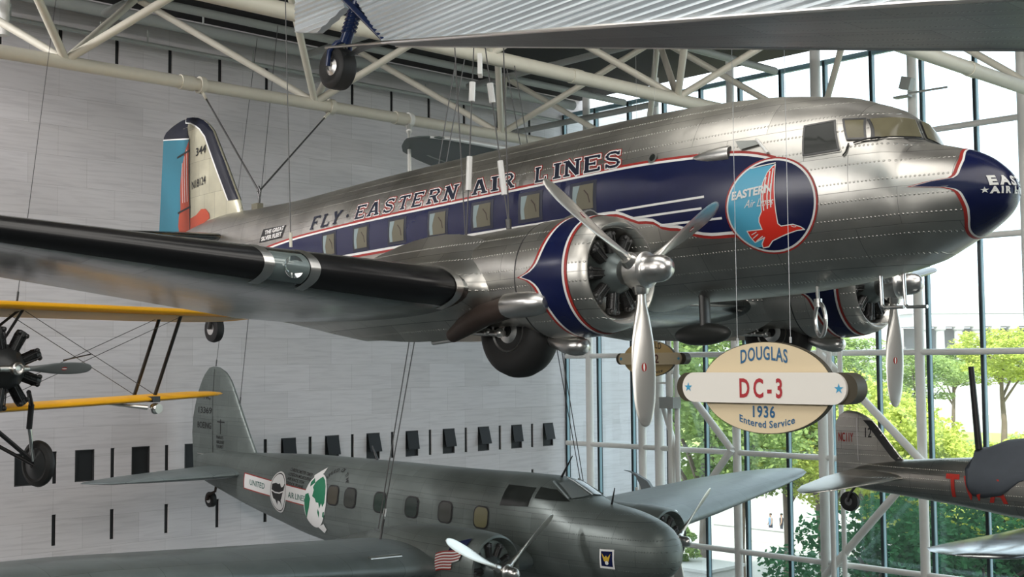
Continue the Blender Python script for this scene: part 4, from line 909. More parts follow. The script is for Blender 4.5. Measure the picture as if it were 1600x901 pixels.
# wings
SC = [(0, -.85, -.15, 4.75, .15, 2), (2.5, -.95, -.08, 4.55, .15, 2), (6, -1.20, .20, 3.55, .14, 1), (9, -1.42, .50, 2.45, .12, 0), (10.3, -1.62, .62, 1.75, .11, 0), (10.9, -1.85, .66, 1.15, .10, 0), (11.2, -2.1, .68, .6, .10, 0), (11.28, -2.3, .69, .2, .1, 0)]
for sg in (-1, 1):
    W = Wing(SC, sign=sg); m = MB(); W.mesh(m, 0, 16, [0, 1, 2.5, 4, 5, 6, 7, 8, 9, 10.3, 10.6, 10.9, 11.1, 11.2, 11.26, 11.28]); wg = m.build('wing', B247W, bo)
    m = MB(); p = W.pt(4.05, .12, .02); m.tube([(p[0] - .25, p[1] - sg * .35, p[2] + .05), (p[0] - .25, p[1] + sg * .35, p[2] + .08)], .06, 12); m.build('landing_light', ALUS, wg)
    cy0 = sg * 2.53; rs = []
    for x, r, zc in ((-.32, .60, .0), (-.9, .63, .0), (-1.6, .64, .0), (-2.4, .58, -.02), (-3.2, .46, -.04), (-4.0, .26, -.05), (-4.7, .06, -.06)): rs.append([(x, cy0 + r * math.cos(2 * PI * j / 36), zc + r * math.sin(2 * PI * j / 36)) for j in range(36)])
    m = MB(); m.rings(rs); nc = m.build('nacelle', B247, bo)
    m = MB(); m.lathe([(-.5, .45), (-.35, .49), (-.22, .53), (-.16, .565), (-.18, .60), (-.30, .63), (-.6, .645), (-.95, .645), (-.95, .60)], 48, 0, (0, cy0, 0)); m.build('cowling', B247, nc)
    m = MB(); m.add([(-.5, cy0 + .5 * math.cos(2 * PI * j / 32), .5 * math.sin(2 * PI * j / 32)) for j in range(32)], [tuple(range(32))]); m.build('firewall', mat('dark baffle', (0.03, 0.035, 0.035), .6), nc)
    radial(bo, -.26, cy0, 0, .50)
    ph = .461 if sg < 0 else 2.481
    propeller(bo, 0, cy0, 0, 1.543, .15, .225, [ph + k * 2 * PI / 3 for k in range(3)], .36, .105, logo=None, pitch=(60, 20))
    if sg < 0:
        fl = MB()
        rf2 = lambda x: .66
        def nf(u, v, off=.01):   # u along the cowl, v height: on the outboard flank
            a = math.asin(max(-1, min(1, v / .655))); return (u, cy0 - math.cos(a) * (.655 + off), v)
        n_ = 13
        for k in range(n_):
            z1 = lambda x: .36 - .32 * (k / n_) * 1.0 + (x + 1.1) * .28 + .02 * math.sin((x + 1.1) * 9)
            z0 = lambda x: .36 - .32 * ((k + 1) / n_) * 1.0 + (x + 1.1) * .28 + .02 * math.sin((x + 1.1) * 9)
            xs_ = frange(-1.06 + k * .004, -.42 - k * .006 if k < 8 else -.62, .05)
            fl.rings([[nf(x, z0(x) - .12), nf(x, (z0(x) + z1(x)) / 2 - .12), nf(x, z1(x) - .12)] for x in xs_], k % 2, closed=False)
        lay(fl, poly2([(-.78, .33), (-.42, .42), (-.42, .56), (-.78, .46)]), lambda u, v: nf(u, v, .012), 2, .05)
        fl.build('flag_painting', [RED, WHITE, NAVY], nc, 'painted waving flag')
    m = MB(); m.ball((-.9, cy0, -.66), (.3, .12, .10), 8); m.build('oil_cooler', B247, nc)
# ================================================================== yellow mail biplane, left
mw = empty('biplane', pose((-17.82, 7.069, -.048), .238, -.008, -.002))
tag(mw, 'biplane with bright yellow wings and bare black radial engine', 'airplane')
FBM = Body([(-.22, .36, -.36, .36, 2), (-.8, .42, -.52, .42, 2.2), (-1.8, .46, -.56, .42, 2.4), (-3.2, .40, -.48, .36, 2.3), (-4.8, .26, -.25, .16, 2), (-5.6, .2, -.1, .05, 2)])
m = MB(); FBM.mesh(m, N=32); m.build('fuselage', BLK, mw)
UPW = [(0, -.38, .95, 1.35, .115, 6), (3.0, -.38, .95, 1.35, .115, 6), (4.6, -.42, .95, 1.30, .11, 6), (5.15, -.52, .94, 1.1, .10, 6), (5.5, -.70, .925, .80, .09, 6), (5.68, -.88, .90, .4, .08, 6), (5.72, -1.0, .89, .1, .08, 6)]
LOW = [(0, -1.02, -.66, 1.2, .10, 1), (3.0, -1.02, -.58, 1.2, .10, 1), (4.7, -1.05, -.53, 1.15, .10, 1), (5.2, -1.18, -.52, .9, .09, 1), (5.45, -1.35, -.515, .55, .08, 1), (5.55, -1.5, -.51, .12, .08, 1)]
for S_ in (UPW, LOW):
    W = Wing(S_, sign=1); spans = [-5.24, -5.2, -5.05, -4.75, -4.2, -3, 0, 3, 4.2, 4.5, 4.75, 4.9, 5.05, 5.15, 5.2, 5.24]
    full = Wing([(-a[0],) + a[1:] for a in reversed(S_[1:])] + S_, sign=1); m = MB(); full.mesh(m, 0, 14, [q * S_[-1][0] / 5.24 for q in spans]); wg = m.build('upper_wing' if S_ is UPW else 'lower_wing', YELLOW, mw)
    m = MB(); full.patch(m, -S_[-1][0] * .93, S_[-1][0] * .93, -.97, -.30, .004, ns=24, nt=6); m.build('underside_fabric', YELLU, wg, 'paler fabric underside')
    for y in frange(.6, 4.6, .42) if S_ is UPW else []: pass
def strut(a, b, r=.028, m_=BLK, nm='strut', par=mw, n=8): return MB().tube([a, b], r, n).build(nm, m_, par)
for y in (3.72, -3.72):
    strut((-.62, y, .88), (-1.25, y, -.52), .032, BLK, 'wing_strut'); strut((-1.15, y, .87), (-1.78, y, -.52), .032, BLK, 'wing_strut'); 
for y in (.42, -.42):
    strut((-.55, y * 1.3, .90), (-.75, y * .8, .40), .022, BLK, 'cabane_strut'); strut((-.62, y * 1.3, .90), (-1.3, y * .8, .42), .022, BLK, 'cabane_strut'); strut((-1.2, y * 1.3, .88), (-1.35, y * .8, .42), .022, BLK, 'cabane_strut')
for y in (1,):
    for a, b in (((-.62, 3.7, .86), (-1.2, .5, -.55)), ((-1.15, 3.7, .86), (-1.7, .5, -.55)), ((-.6, .55, .90), (-1.2, 3.7, -.50)), ((-1.1, .55, .90), (-1.75, 3.7, -.50))): strut(a, b, .006, WIRE, 'bracing_wire', n=5)
strut((-.9, 1.55, .12), (-1.5, 2.55, .22), .012, BLK, 'wire_spreader', n=6)
radial(mw, -.16, 0, 0, .66, 9, BLK, mat('black crankcase', (0.025, 0.027, 0.028), .4, .3))
propeller(mw, .02, 0, 0, 1.36, .16, .20, [PI, 0], .10, .07, mt=mat('dull grey blade', (0.17, 0.18, 0.18), .5, .3), pitch=(45, 20), th=.07)
for sg in (1, -1):
    m = MB(); m.lathe([(-.05, .22), (-.07, .28), (-.045, .345), (0, .36), (.045, .345), (.07, .28), (.05, .22)], 36, 0, (-.70, sg * .97, -1.47), 'y'); w = m.build('wheel', BLACK, mw)
    m = MB(); m.lathe([(-.07, .02), (-.11, .06), (-.05, .26), (.05, .26), (.11, .06), (.07, .02)], 28, 0, (-.70, sg * .97, -1.47), 'y'); m.build('wheel_disc', mat('dark wheel disc', (0.025, 0.027, 0.028), .35), w)
    m = MB(); m.tube([(-.55, sg * .72, -.55), (-.62, sg * .74, -.92)], .045, 10); m.build('shock_strut', BLK, mw)
    m = MB(); m.tube([(-.62, sg * .74, -.90), (-.69, sg * .88, -1.42)], .032, 10); m.build('shock_piston', CHROME, mw, 'bright piston')
    strut((-.70, sg * .92, -1.46), (-.9, sg * .10, -.72), .035, BLK, 'gear_leg'); strut((-.70, sg * .92, -1.50), (-1.9, sg * .15, -.75), .03, BLK, 'gear_leg'); strut((-.25, sg * .45, -.35), (-.55, sg * .72, -.56), .035, BLK, 'gear_leg')
m = MB(); m.ball((-.98, 3.5, -.72), (.10, .10, .10), 10); ll = m.build('landing_light', CHROME, mw)
m = MB(); m.add([(-.90, 3.5 + .085 * math.cos(2 * PI * j / 20) , -.72 + .085 * math.sin(2 * PI * j / 20)) for j in range(20)], [tuple(range(20))]); m.v = [(x + .02, y, z) for x, y, z in m.v]; m.build('lamp_glass', mat('lamp lens bright', (0.55, 0.57, 0.55), .1, .3), ll)
m = MB(); m.tube([(-1.0, 3.35, -.70), (-1.35, 2.75, -.62)], [.04, .015], 8); m.build('lamp_fairing', ALUS, ll)
m = MB(); m.box((-1.10, 3.55, -.56), (.20, .16, .10)); m.build('lamp_bracket', BLK, ll)
m = MB(); Wing([(0, -5.0, .15, .9, .08, 0), (1.3, -5.1, .15, .7, .08, 0), (1.6, -5.3, .15, .3, .08, 0)], sign=1).mesh(m); Wing([(0, -5.0, .15, .9, .08, 0), (1.3, -5.1, .15, .7, .08, 0), (1.6, -5.3, .15, .3, .08, 0)], sign=-1).mesh(m, 0); m.build('tailplane', YELLOW, mw)
m = MB(); Wing([(.1, -4.9, 0, 1.0, .06, 0), (.8, -5.2, 0, .8, .06, 0), (1.1, -5.45, 0, .4, .06, 0)], vertical=True, camber=0).mesh(m); m.build('fin', YELLOW, mw)
# ================================================================== natural metal single-engine mailplane, right
AY = 21.15
al = empty('mailplane', Matrix.Translation((0, AY, H)))
tag(al, 'natural metal low wing mailplane with tail number and red letters, partly under a dark cover', 'airplane')
ALM = panel_metal('dull bare aluminium', (0.66, 0.64, 0.59), 0.34, 1.0, 0.8, 0.35, 0.12)
FA = Body([(-12.85, -2.28, -2.36, .03, 2), (-12.4, -2.05, -2.48, .16, 2), (-11.5, -1.90, -2.56, .32, 2.05), (-10.4, -1.80, -2.66, .44, 2.1), (-9.2, -1.72, -2.80, .54, 2.15), (-8, -1.66, -2.90, .60, 2.2), (-6.4, -1.66, -2.92, .64, 2.1), (-5.2, -1.72, -2.86, .60, 2), (-4.6, -1.85, -2.72, .5, 2)])
m = MB(); FA.mesh(m, N=48); fa = m.build('fuselage', ALM, al, angle=50)
def ast(x, z, off=.006): return FA.side(x, z, -1, off)
tx = MB()
for ch, x, z, w in (('T', -10.46, -2.44, .26), ('W', -10.12, -2.46, .38), ('A', -9.66, -2.48, .34)):
    t = text2(ch, .37, .04, width=w); lay(tx, ([(x + a, z + b) for a, b in t[0]], t[1]), lambda u, v: ast(u, v, .010), 0)
tx.build('lettering', mat('red letter paint', (0.42, 0.03, 0.02), .5), fa, 'large red letters')
LE3 = [(-11.35, -2.0), (-11.55, -1.85), (-12.02, -1.28), (-12.12, -1.18), (-12.28, -1.08), (-12.45, -1.02), (-12.62, -1.0)]
TE3 = [(-12.85, -2.35), (-12.92, -2.2), (-12.93, -1.25), (-12.84, -1.1), (-12.72, -1.02), (-12.62, -1.0)]
secs = []
for z in (-2.35, -2.2, -2.0, -1.85, -1.6, -1.4, -1.28, -1.18, -1.1, -1.05, -1.02, -1.004):
    le = finz(LE3, z) if z > -2.01 else -11.6; te = finz(TE3, z); c = max(.06, le - te); secs.append((z, te + c, 0, c, min(.10, .13 / c), 0))
F3 = Wing(secs, vertical=True, camber=0); m = MB(); F3.mesh(m); f3 = m.build('fin', ALM, al)
def f3s(x, z, off=.006):
    s = F3.sec(z); xc = min(1, max(0, (s[1] - x) / s[3])); p = F3.pt(z, math.sqrt(xc)); return (x, -(abs(p[1]) + off), z)
d = MB(); le = [(a[0] - .01, a[1]) for a in LE3[:4]]
lay(d, poly2(le + [(a[0] - .17, a[1] + .0) for a in reversed(le)]), lambda u, v: f3s(u, v, .005), 0)
t = text2('NC11Y', .17, .008, width=.34); lay(d, shift(t, -12.86, -1.60), lambda u, v: f3s(u, v, .006), 1)
t = text2('12', .18, .012, width=.14); lay(d, shift(t, -12.26, -1.50), lambda u, v: f3s(u, v, .006), 0)
lay(d, stroke2([(-12.42, -1.95), (-12.44, -1.15)], .02), lambda u, v: f3s(u, v, .005), 2)
lay(d, poly2([(-12.86, -2.26), (-12.86, -2.22), (-12.40, -2.08), (-12.40, -2.12)]), lambda u, v: f3s(u, v, .007), 3, 0)
d.build('tail_markings', [BLK, mat('red letter paint', (0.42, 0.03, 0.02), .5), ALUS, mat('lime yellow line', (0.6, 0.75, 0.1), .5)], f3)
for sg in (-1, 1):
    S = Wing([(0, -11.20, -2.16, 1.35, .09, -2), (.8, -11.55, -2.26, 1.15, .09, -2), (1.6, -11.95, -2.36, .75, .08, -2), (1.9, -12.2, -2.40, .4, .08, -2), (2.0, -12.38, -2.42, .08, .08, 0)], sign=sg, camber=0); m = MB(); S.mesh(m); m.build('stabilizer', ALM, al)
    W = Wing([(0, -6.4, -2.78, 2.5, .14, 1), (2, -6.5, -2.75, 2.3, .13, 1), (4.5, -6.7, -2.60, 1.7, .12, 1), (5.8, -6.85, -2.52, 1.2, .1, 0), (6.2, -7.1, -2.50, .7, .1, 0), (6.35, -7.35, -2.49, .15, .1, 0)], sign=sg); m = MB(); W.mesh(m, 0, 14, [0, 1, 2, 3, 4.5, 5.8, 6.0, 6.2, 6.3, 6.35]); m.build('wing', ALUW, al)
m = MB(); m.lathe([(-.05, .07), (-.065, .13), (-.04, .19), (.04, .19), (.065, .13), (.05, .07)], 24, 0, (-12.62, -.05, -2.74), 'y'); t_ = m.build('tail_wheel', BLACK, al)
m = MB(); m.lathe([(-.07, .01), (-.06, .08), (.06, .08), (.07, .01)], 14, 0, (-12.62, -.05, -2.74), 'y'); m.build('wheel_hub', mat('dull hub', (.2, .2, .2), .4, .6), t_); m = MB(); m.tube([(-12.45, -.05, -2.40), (-12.58, -.14, -2.6), (-12.62, -.14, -2.74)], .025); m.build('tail_wheel_fork', STEEL, al)
m = MB(); m.lathe([(-4.9, .5), (-4.5, .60), (-4.0, .62), (-3.7, .58), (-3.65, .52), (-3.9, .45)], 40, 0, (0, 0, -2.28)); m.build('cowling', ALM, al)
# dark cover thrown over the cockpit, and the mast standing through it
m = MB(); rs = []
prof = [(-10.12, -1.72, .10), (-10.05, -1.60, .20), (-9.85, -1.58, .24), (-9.5, -1.44, .26), (-9.2, -1.40, .28), (-8.8, -1.42, .28), (-8.3, -1.46, .28), (-7.9, -1.60, .2)]
for x, zt, hw in prof:
    drop = {-10.12: -2.30, -10.05: -2.42, -9.85: -2.44, -9.5: -2.36, -9.2: -2.12, -8.8: -2.0, -8.3: -2.1, -7.9: -2.0}[x]; L_ = []
    for sd in (-1, 1):
        pts = []
        for k in range(7):
            z = -1.95 + (drop + 1.95) * k / 6; p = FA.side(x, max(z, FA.b(x) + .1), sd, .03 + .02 * math.sin(x * 9 + k)); pts.append((x + .015 * k * (1 if x < -9 else -.5), p[1], z))
        L_.append(pts)
    top = [(x, -hw * math.cos(PI * j / 8) * 1.0, zt - .14 + .14 * math.sin(PI * j / 8)) for j in range(9)]
    rs.append(list(reversed(L_[0])) + top + L_[1])
m.rings(rs, closed=False); cv = m.build('canvas_cover', mat('slate canvas', (0.055, 0.065, 0.080), .75, 0, .15, 5), None); mcov = cv.modifiers.new('cloth', 'SOLIDIFY'); mcov.thickness = .02; mcov.offset = 1
cv.location = (0, AY, H); tag(cv, 'slate grey cloth cover draped over the cockpit of the natural metal mailplane', 'cover')
m = MB(); m.tube([(-9.97, -.15, -1.62), (-10.07, -.15, -.16)], [.062, .05], 10); m.build('aerial_mast', BLK, al)
# ================================================================== corrugated trimotor tail above
tm = empty('trimotor', Matrix.Translation((0, 8.87, H)))
tag(tm, 'corrugated metal airplane tail overhead with blue tail wheel struts', 'airplane')
CORR = mat('corrugated aluminium', (0.66, 0.72, 0.76), 0.46, .7, 0.06, 8, .08, 30); CORRD = panel_metal('riveted belly sheet', (0.34, 0.37, 0.38), 0.42, .9, 1.0, .5, .10, axes=('X', 'Y'), bump=.05)
BLUE = mat('dark blue enamel', (0.010, 0.022, 0.075), .2)
def zb(x): return 3.77 - .178 * (x + 11.3)
def hw(x): return .10 + .118 * (x + 11.3) if x < -4 else .96
for sd in (-1, 1):
    m = MB(); rows = []; NZ = 150; zt = 4.75
    for i in range(NZ + 1):
        z = 2.35 + (zt - 2.35) * i / NZ; wv = .012 * math.sin(2 * PI * z / .062); row = []
        for j in range(27):
            x = -12.05 + j * .5
            xx = max(x, -11.3 - max(0, z - 3.77) * .85) if z >= 3.77 else max(x, -11.3 - (z - 3.77) / .178)
            row.append((min(xx, 0.4), sd * (hw(max(min(xx, 0.4), -11.3)) + wv), z))
        rows.append(row)
    m.rings(rows, closed=False); m.build('fuselage_side', CORR, tm)
m = MB(); xs_ = frange(-11.3, 0.4, .4)
m.rings([[(x, hw(x) * (1 - 2 * j / 8), zb(x) - .01) for j in range(9)] for x in xs_], closed=False); m.build('fuselage_belly', CORRD, tm)
m = MB()
for sd in (-1, 1): m.tube([(x, sd * hw(x), zb(x)) for x in xs_], .022, 8)
m.build('belly_edge_angle', ALUS, tm)
m = MB(); m.rings([[(-11.3, hw(-11.3), 3.77), (-11.3, -hw(-11.3), 3.77)], [(-12.1, .09, 4.71), (-12.1, -.09, 4.71)]], closed=False); m.build('stern_plate', CORRD, tm)
m = MB(); rows = []
for i in range(61):
    z = 4.19 + 1.3 * i / 60; wv = .012 * math.sin(2 * PI * z / .062); x0 = -13.25 if z > 4.3 else -13.25 + (4.3 - z) * 4.6; x1 = -12.72 + (z - 4.19) * 3.0 if z < 4.4 else -12.08; x1 = min(x1, -12.14)
    rows.append([(x0, .03 + wv, z), ((x0 + x1) / 2, .05 + wv, z), (x1, .05 + wv, z), (x1, -.05 - wv, z), ((x0 + x1) / 2, -.05 - wv, z), (x0, -.03 - wv, z)])
m.rings(rows); m.build('rudder', CORR, tm)
for sg in (-1, 1):
    m = MB(); Wing([(.1, -10.2, 4.66, 2.0, .08, 0), (1.6, -10.6, 4.66, 1.5, .08, 0), (2.5, -11.2, 4.66, .7, .07, 0), (2.6, -11.4, 4.66, .2, .07, 0)], sign=sg, camber=0).mesh(m); m.build('stabilizer', CORR, tm)
m = MB(); m.lathe([(-.09, .10), (-.12, .15), (-.115, .19), (-.09, .22), (-.06, .226), (-.03, .222), (0, .228), (.03, .222), (.06, .226), (.09, .22), (.115, .19), (.12, .15), (.09, .10)], 36, 0, (0, 0, 0), 'y'); m.v = [(x * 1.17 - 12.34, y * 1.1, z * 1.17 + 3.66) for x, y, z in m.v]; t_ = m.build('tail_wheel', BLACK, tm)
m = MB(); m.lathe([(-.105, .015), (-.10, .05), (-.125, .06), (-.10, .11), (.10, .11), (.125, .06), (.10, .05), (.105, .015)], 20, 0, (-12.34, 0, 3.67), 'y'); m.build('wheel_hub', ALUS, t_, 'metal wheel hub')
m = MB()
m.tube([(-12.34, -.15, 3.67), (-12.30, -.155, 3.85), (-12.22, -.10, 3.95), (-12.18, 0, 3.98), (-12.22, .10, 3.95), (-12.30, .155, 3.85), (-12.34, .15, 3.67)], .032, 10); m.build('tail_wheel_fork', BLUE, tm, 'dark blue fork')
m = MB(); m.tube([(-12.18, 0, 3.96), (-11.98, 0, 4.30), (-11.9, 0, 4.45)], .075, 12)
for k in range(6): q = .25 + k * .09; m.lathe([(-.02, .085), (0, .10), (.02, .085)], 14, 0, (0, 0, 0), 'z'); n0 = len(m.v) - 42; m.v[n0:] = [(x - 12.18 + .28 * q, y, z + 3.96 + .49 * q) for x, y, z in m.v[n0:]]
m.build('shock_strut', BLUE, tm, 'dark blue sprung strut')
m = MB(); m.tube([(-11.29, -.06, 3.80), (-12.2, -.06, 4.56)], .045, 12); m.build('brace_strut', BLUE, tm, 'dark blue diagonal strut')
m = MB(); m.tube([(-12.36, -.17, 3.90), (-11.28, -.08, 3.77)], .018, 8); m.build('drag_link', ALUS, tm)
m = MB(); m.rings([[(-12.1, .05, 3.78), (-12.1, -.05, 3.78)], [(-11.75, .09, 3.83), (-11.75, -.09, 3.83)], [(-11.3, .10, 3.80), (-11.3, -.10, 3.80)]], closed=False); m.build('tail_step', CORRD, tm)
# ================================================================== dark high wing behind the silver airliner
fc = empty('high_wing_monoplane', Matrix.Translation((-18.7, 22.9, H)))
tag(fc, 'rounded dark wing tip with silver edge showing over the silver airliner', 'airplane')
DG = mat('dark green grey fabric', (0.075, 0.095, 0.090), .5, 0, .08, 2)
ws = [(-7.75, .05, 4.43, .12, .08, 0), (-7.62, .30, 4.43, .6, .08, 0), (-7.3, .47, 4.43, 1.25, .09, 0), (-6.85, .50, 4.43, 1.8, .09, 0), (-6.0, .46, 4.43, 2.35, .09, 0), (-5.0, .40, 4.43, 2.85, .09, 0), (-4.4, .36, 4.43, 2.9, .09, 0)]
full = Wing(ws + [(-a[0],) + a[1:] for a in reversed(ws)], sign=1); m = MB(); full.mesh(m, 0, 14, [-7.75, -7.71, -7.62, -7.5, -7.3, -7.05, -6.85, -6.6, -6.3, -6.0, -5.5, -5, -4.4, 0, 4.4, 5, 6, 6.85, 7.3, 7.62, 7.75]); wg = m.build('wing', DG, fc)
m = MB(); full.patch(m, -7.5, 6.0, -.12, .20, .014, ns=40); m.build('leading_edge', mat('pale metal edge', (.62, .63, .62), .4, .4), wg, 'bright metal leading edge')
m = MB(); full.patch(m, -6.3, -4.0, -.88, -.86, .008, ns=8, nt=1); m.build('aileron_seam', DUCT, wg)
FF = Body([(1.3, 4.0, 3.0, .45, 2.3), (0, 4.35, 2.75, .55, 2.6), (-2.2, 4.4, 2.75, .55, 2.6), (-5.5, 3.8, 3.1, .12, 2.2)]); m = MB(); FF.mesh(m, N=32); m.build('fuselage', DG, fc)
for sg in (-1, 1):
    for x in (-.2, -1.4): MB().tube([(x, sg * .55, 2.9), (x, sg * 3.6, 4.33)], .05, 8).build('lift_strut', DG, fc)
# ================================================================== signs
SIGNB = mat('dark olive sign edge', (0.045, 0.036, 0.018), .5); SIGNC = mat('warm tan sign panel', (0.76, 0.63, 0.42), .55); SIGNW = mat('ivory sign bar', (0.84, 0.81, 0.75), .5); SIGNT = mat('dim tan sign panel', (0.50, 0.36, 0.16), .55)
SBLUE = mat('sign blue', (0.02, 0.12, 0.26), .5); SRED = mat('sign red', (0.42, 0.02, 0.03), .5); SSTAR = mat('sign star blue', (0.05, 0.34, 0.58), .5)
def sign(loc, label, top, mid, year, low, a, b, L, hb, off, panel, bar, blue=SBLUE, red=SRED, wt=.53, wm=.48, wl=.62):
    t = empty('hanging_sign', loc=(loc[0], loc[1], loc[2] + H)); tag(t, label, 'sign', None)
    def slabxz(mb, pts, y0, y1, mi):
        n = len(pts); mb.add([(p[0], y0, p[1]) for p in pts] + [(p[0], y1, p[1]) for p in pts], [tuple(range(n)), tuple(range(2 * n - 1, n - 1, -1))] + [(i, (i + 1) % n, n + (i + 1) % n, n + i) for i in range(n)], mi, False)
    ell = lambda s: [(s * a * math.cos(2 * PI * i / 72), s * b * math.sin(2 * PI * i / 72)) for i in range(72)]
    m = MB(); slabxz(m, [(p[0] * 1.012, p[1] * 1.016) for p in ell(1)], .07, .13, 1); slabxz(m, ell(1), .062, .10, 0); pn = m.build('oval_panel', [panel, SIGNB], t)
    def pill(l, h, x): return [(x + (l / 2 - h / 2) + h / 2 * math.cos(R(q)), h / 2 * math.sin(R(q))) for q in range(-90, 91, 10)] + [(x - (l / 2 - h / 2) + h / 2 * math.cos(R(q)), h / 2 * math.sin(R(q))) for q in range(90, 271, 10)]
    m = MB(); slabxz(m, pill(L + .19, hb * .99, off), .03, .20, 0); bk = m.build('bar_body', SIGNB, t)
    m = MB(); slabxz(m, pill(L, hb, off), 0, .035, 0); br = m.build('bar_face', bar, t)
    def put(s, h, w, x, z, y, mi, arc=0.0, bold=.0, sp=1.0):
        tx = MB(); q = text2(s, h, bold, width=w, space=sp); lay(tx, q, lambda u, v: (x - w / 2 + u + arc * 0, y, z + v - arc * ((u - w / 2) / (w / 2)) ** 2), 0, .03 if arc else 0); tx.build('sign_lettering', (blue, red)[mi], t)
    if top: put(top, .125, wt, 0, b * .62, .058, 0, .035, .02, 1.12)
    put(mid, .175, wm, .0, -.088, -.004, 1, 0, .025, 1.45)
    put(year, .105, .25, -.01, -b * .645, .058, 0, 0, .025, 1.12); put(low, .066, wl, .02, -b * .875, .058, 0, -.055, .02, 1.08)
    for sx in (-1, 1):
        st = [(off + sx * (L / 2 - .075) + .05 * (1 if k % 2 == 0 else .38) * math.sin(k * PI / 5), .05 * (1 if k % 2 == 0 else .38) * math.cos(k * PI / 5)) for k in range(10)]
        tx = MB(); lay(tx, poly2(st), lambda u, v: (u, -.004, v), 0, 0); tx.build('star', SSTAR, t)
    return t
sign((-6.72, 9.7, -.27), 'large tan oval sign hanging in front of the silver airliner', 'DOUGLAS', 'DC-3', '1936', 'Entered Service', .73, .43, 1.84, .29, -.01, SIGNC, SIGNW)
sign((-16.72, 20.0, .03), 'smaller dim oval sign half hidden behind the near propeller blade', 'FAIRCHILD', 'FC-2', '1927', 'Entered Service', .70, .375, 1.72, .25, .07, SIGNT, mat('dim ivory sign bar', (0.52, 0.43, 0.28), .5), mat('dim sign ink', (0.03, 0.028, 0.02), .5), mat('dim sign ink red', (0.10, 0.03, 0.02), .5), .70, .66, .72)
# ================================================================== cables
def cable(a, b, r, label, group=None, m_=WIRE, cat='cable', name='hanging_cable'):
    t = empty(name, loc=(b[0], b[1], b[2] + H)); tag(t, label, cat, group)
    d = Vector(a) - Vector(b)
    MB().tube([(0, 0, 0), tuple(d)], r, 6).build('wire', m_, t)
    return t, d
def along(t, d, f0, f1, r, m_, nm, n=10): return MB().tube([tuple(d * f0), tuple(d * f1)], r, n).build(nm, m_, t)
def dcw(x, y, z):
    return tuple((DM @ Vector((x, y, z))) - Vector((0, 0, H)))
HK = dcw(-12.28, -.05, 2.80)
for px, lb in (((-23.8, 13.45, 6.0), 'left one of two slanting cables from the tail hook of the silver airliner'), ((-23.8, 16.9, 6.0), 'right one of two slanting cables from the tail hook of the silver airliner')):
    t, d = cable(px, HK, .020, lb); along(t, d, .90, .97, .035, TUBEW, 'shackle'); MB().lathe([(-.06, .19), (.06, .19)], 16, 0, tuple(d + Vector((0, 0, .1))), 'y').build('clamp_band', TUBEW, t)
W1, W2 = dcw(-4.1, -1.78, .72), dcw(-3.2, -1.78, .90)
def rise(b, px, zt=8.6):
    fh = Vector((_f.x, _f.y)).normalized(); rh = Vector((_r.x, _r.y)).normalized(); d = Vector((b[0], b[1])).dot(fh); p = fh * d + rh * (d * (px - 800) / 1908.0); return (p.x, p.y, zt)
tops = [rise(W1, 690), rise(W1, 762), rise(W2, 702), rise(W2, 779)]
for k, (bt, tp, lb) in enumerate(((W1, tops[0], 'thin cable left of the white sleeves, rising from the wing root'), (W1, tops[1], 'left one of two white sleeved cables at the silver wing root'), (W2, tops[2], 'right one of two white sleeved cables at the silver wing root'), (W2, tops[3], 'thin cable right of the white sleeves, rising from the wing root'))):
    t, d = cable(tp, bt, .010, lb)
    if k in (1, 2):
        along(t, d, (.12 if k == 1 else .07), (.19 if k == 1 else .14), .042, WHITE, 'sleeve', 8); along(t, d, (.305 if k == 1 else .26), (.345 if k == 1 else .30), .045, WHITE, 'turnbuckle', 8)
        if k == 1: MB().box((0, 0, 0), (.06, .26, .30), M=Matrix.Translation(d * .38 + Vector((.06, .08, 0))) @ Matrix.Rotation(R(45), 4, 'Z')).build('rigging_plate', WHITE, t)
    along(t, d, .0, .02, .04, STEEL, 'shackle'); along(t, d, .955, .985, .05, CREAMP, 'beam_clamp')
m_ = MB(); 
B247P = pose((-15.637, 17.169, -3.634), 0.048, -0.022, -0.004)
def bow(x, y, z): return tuple((B247P @ Vector((x, y, z))) - Vector((0, 0, H)))
for (bt, tp, lb) in ((bow(-2.55, -3.15, .27), (-17.8, 15.75, 6.0), 'paired cables from the near wing of the grey airliner'), (bow(-2.95, 3.15, .33), (-17.69, 17.0, 6.0), 'paired cables from the far wing of the grey airliner, under the big tyre')):
    t = empty('hanging_cable', loc=(bt[0], bt[1], bt[2] + H)); tag(t, lb, 'cable'); d = Vector(tp) - Vector(bt)
    for o in (-.05, .05): MB().tube([(o * .4, o * .4, .25), tuple(d + Vector((o * 1.2, o * 1.2, 0)))], .011, 6).build('wire', WIRE, t)
    MB().tube([(0, 0, 0), tuple(d * .045)], .022, 8).build('shackle', STEEL, t); along(t, d, .05, .065, .03, WHITE, 'wire_clip')
for bt, tp, lb in (((-28.45, 16.57, -.07), (-28.0, 17.49, 8.7), 'thin wire from the fin tip of the grey airliner'), ((-27.35, 16.62, -1.05), (-26.57, 17.21, 8.7), 'thin wire from the leading edge of the grey airliner fin'),
                   (dcw(-2.45, -5.84, .36), (-11.72, 7.54, 9.3), 'fine vertical wire to the silver wing beside the landing light'), ((-18.73, 7.47, .97), (-26.2, 11.3, 8.9), 'fine wire from the yellow upper wing to the roof at far left')):
    t, d = cable(tp, bt, .006 if 'fine' in lb else .009, lb); along(t, d, .0, .02, .018, TUBEW if 'vertical' in lb else STEEL, 'wire_clip')
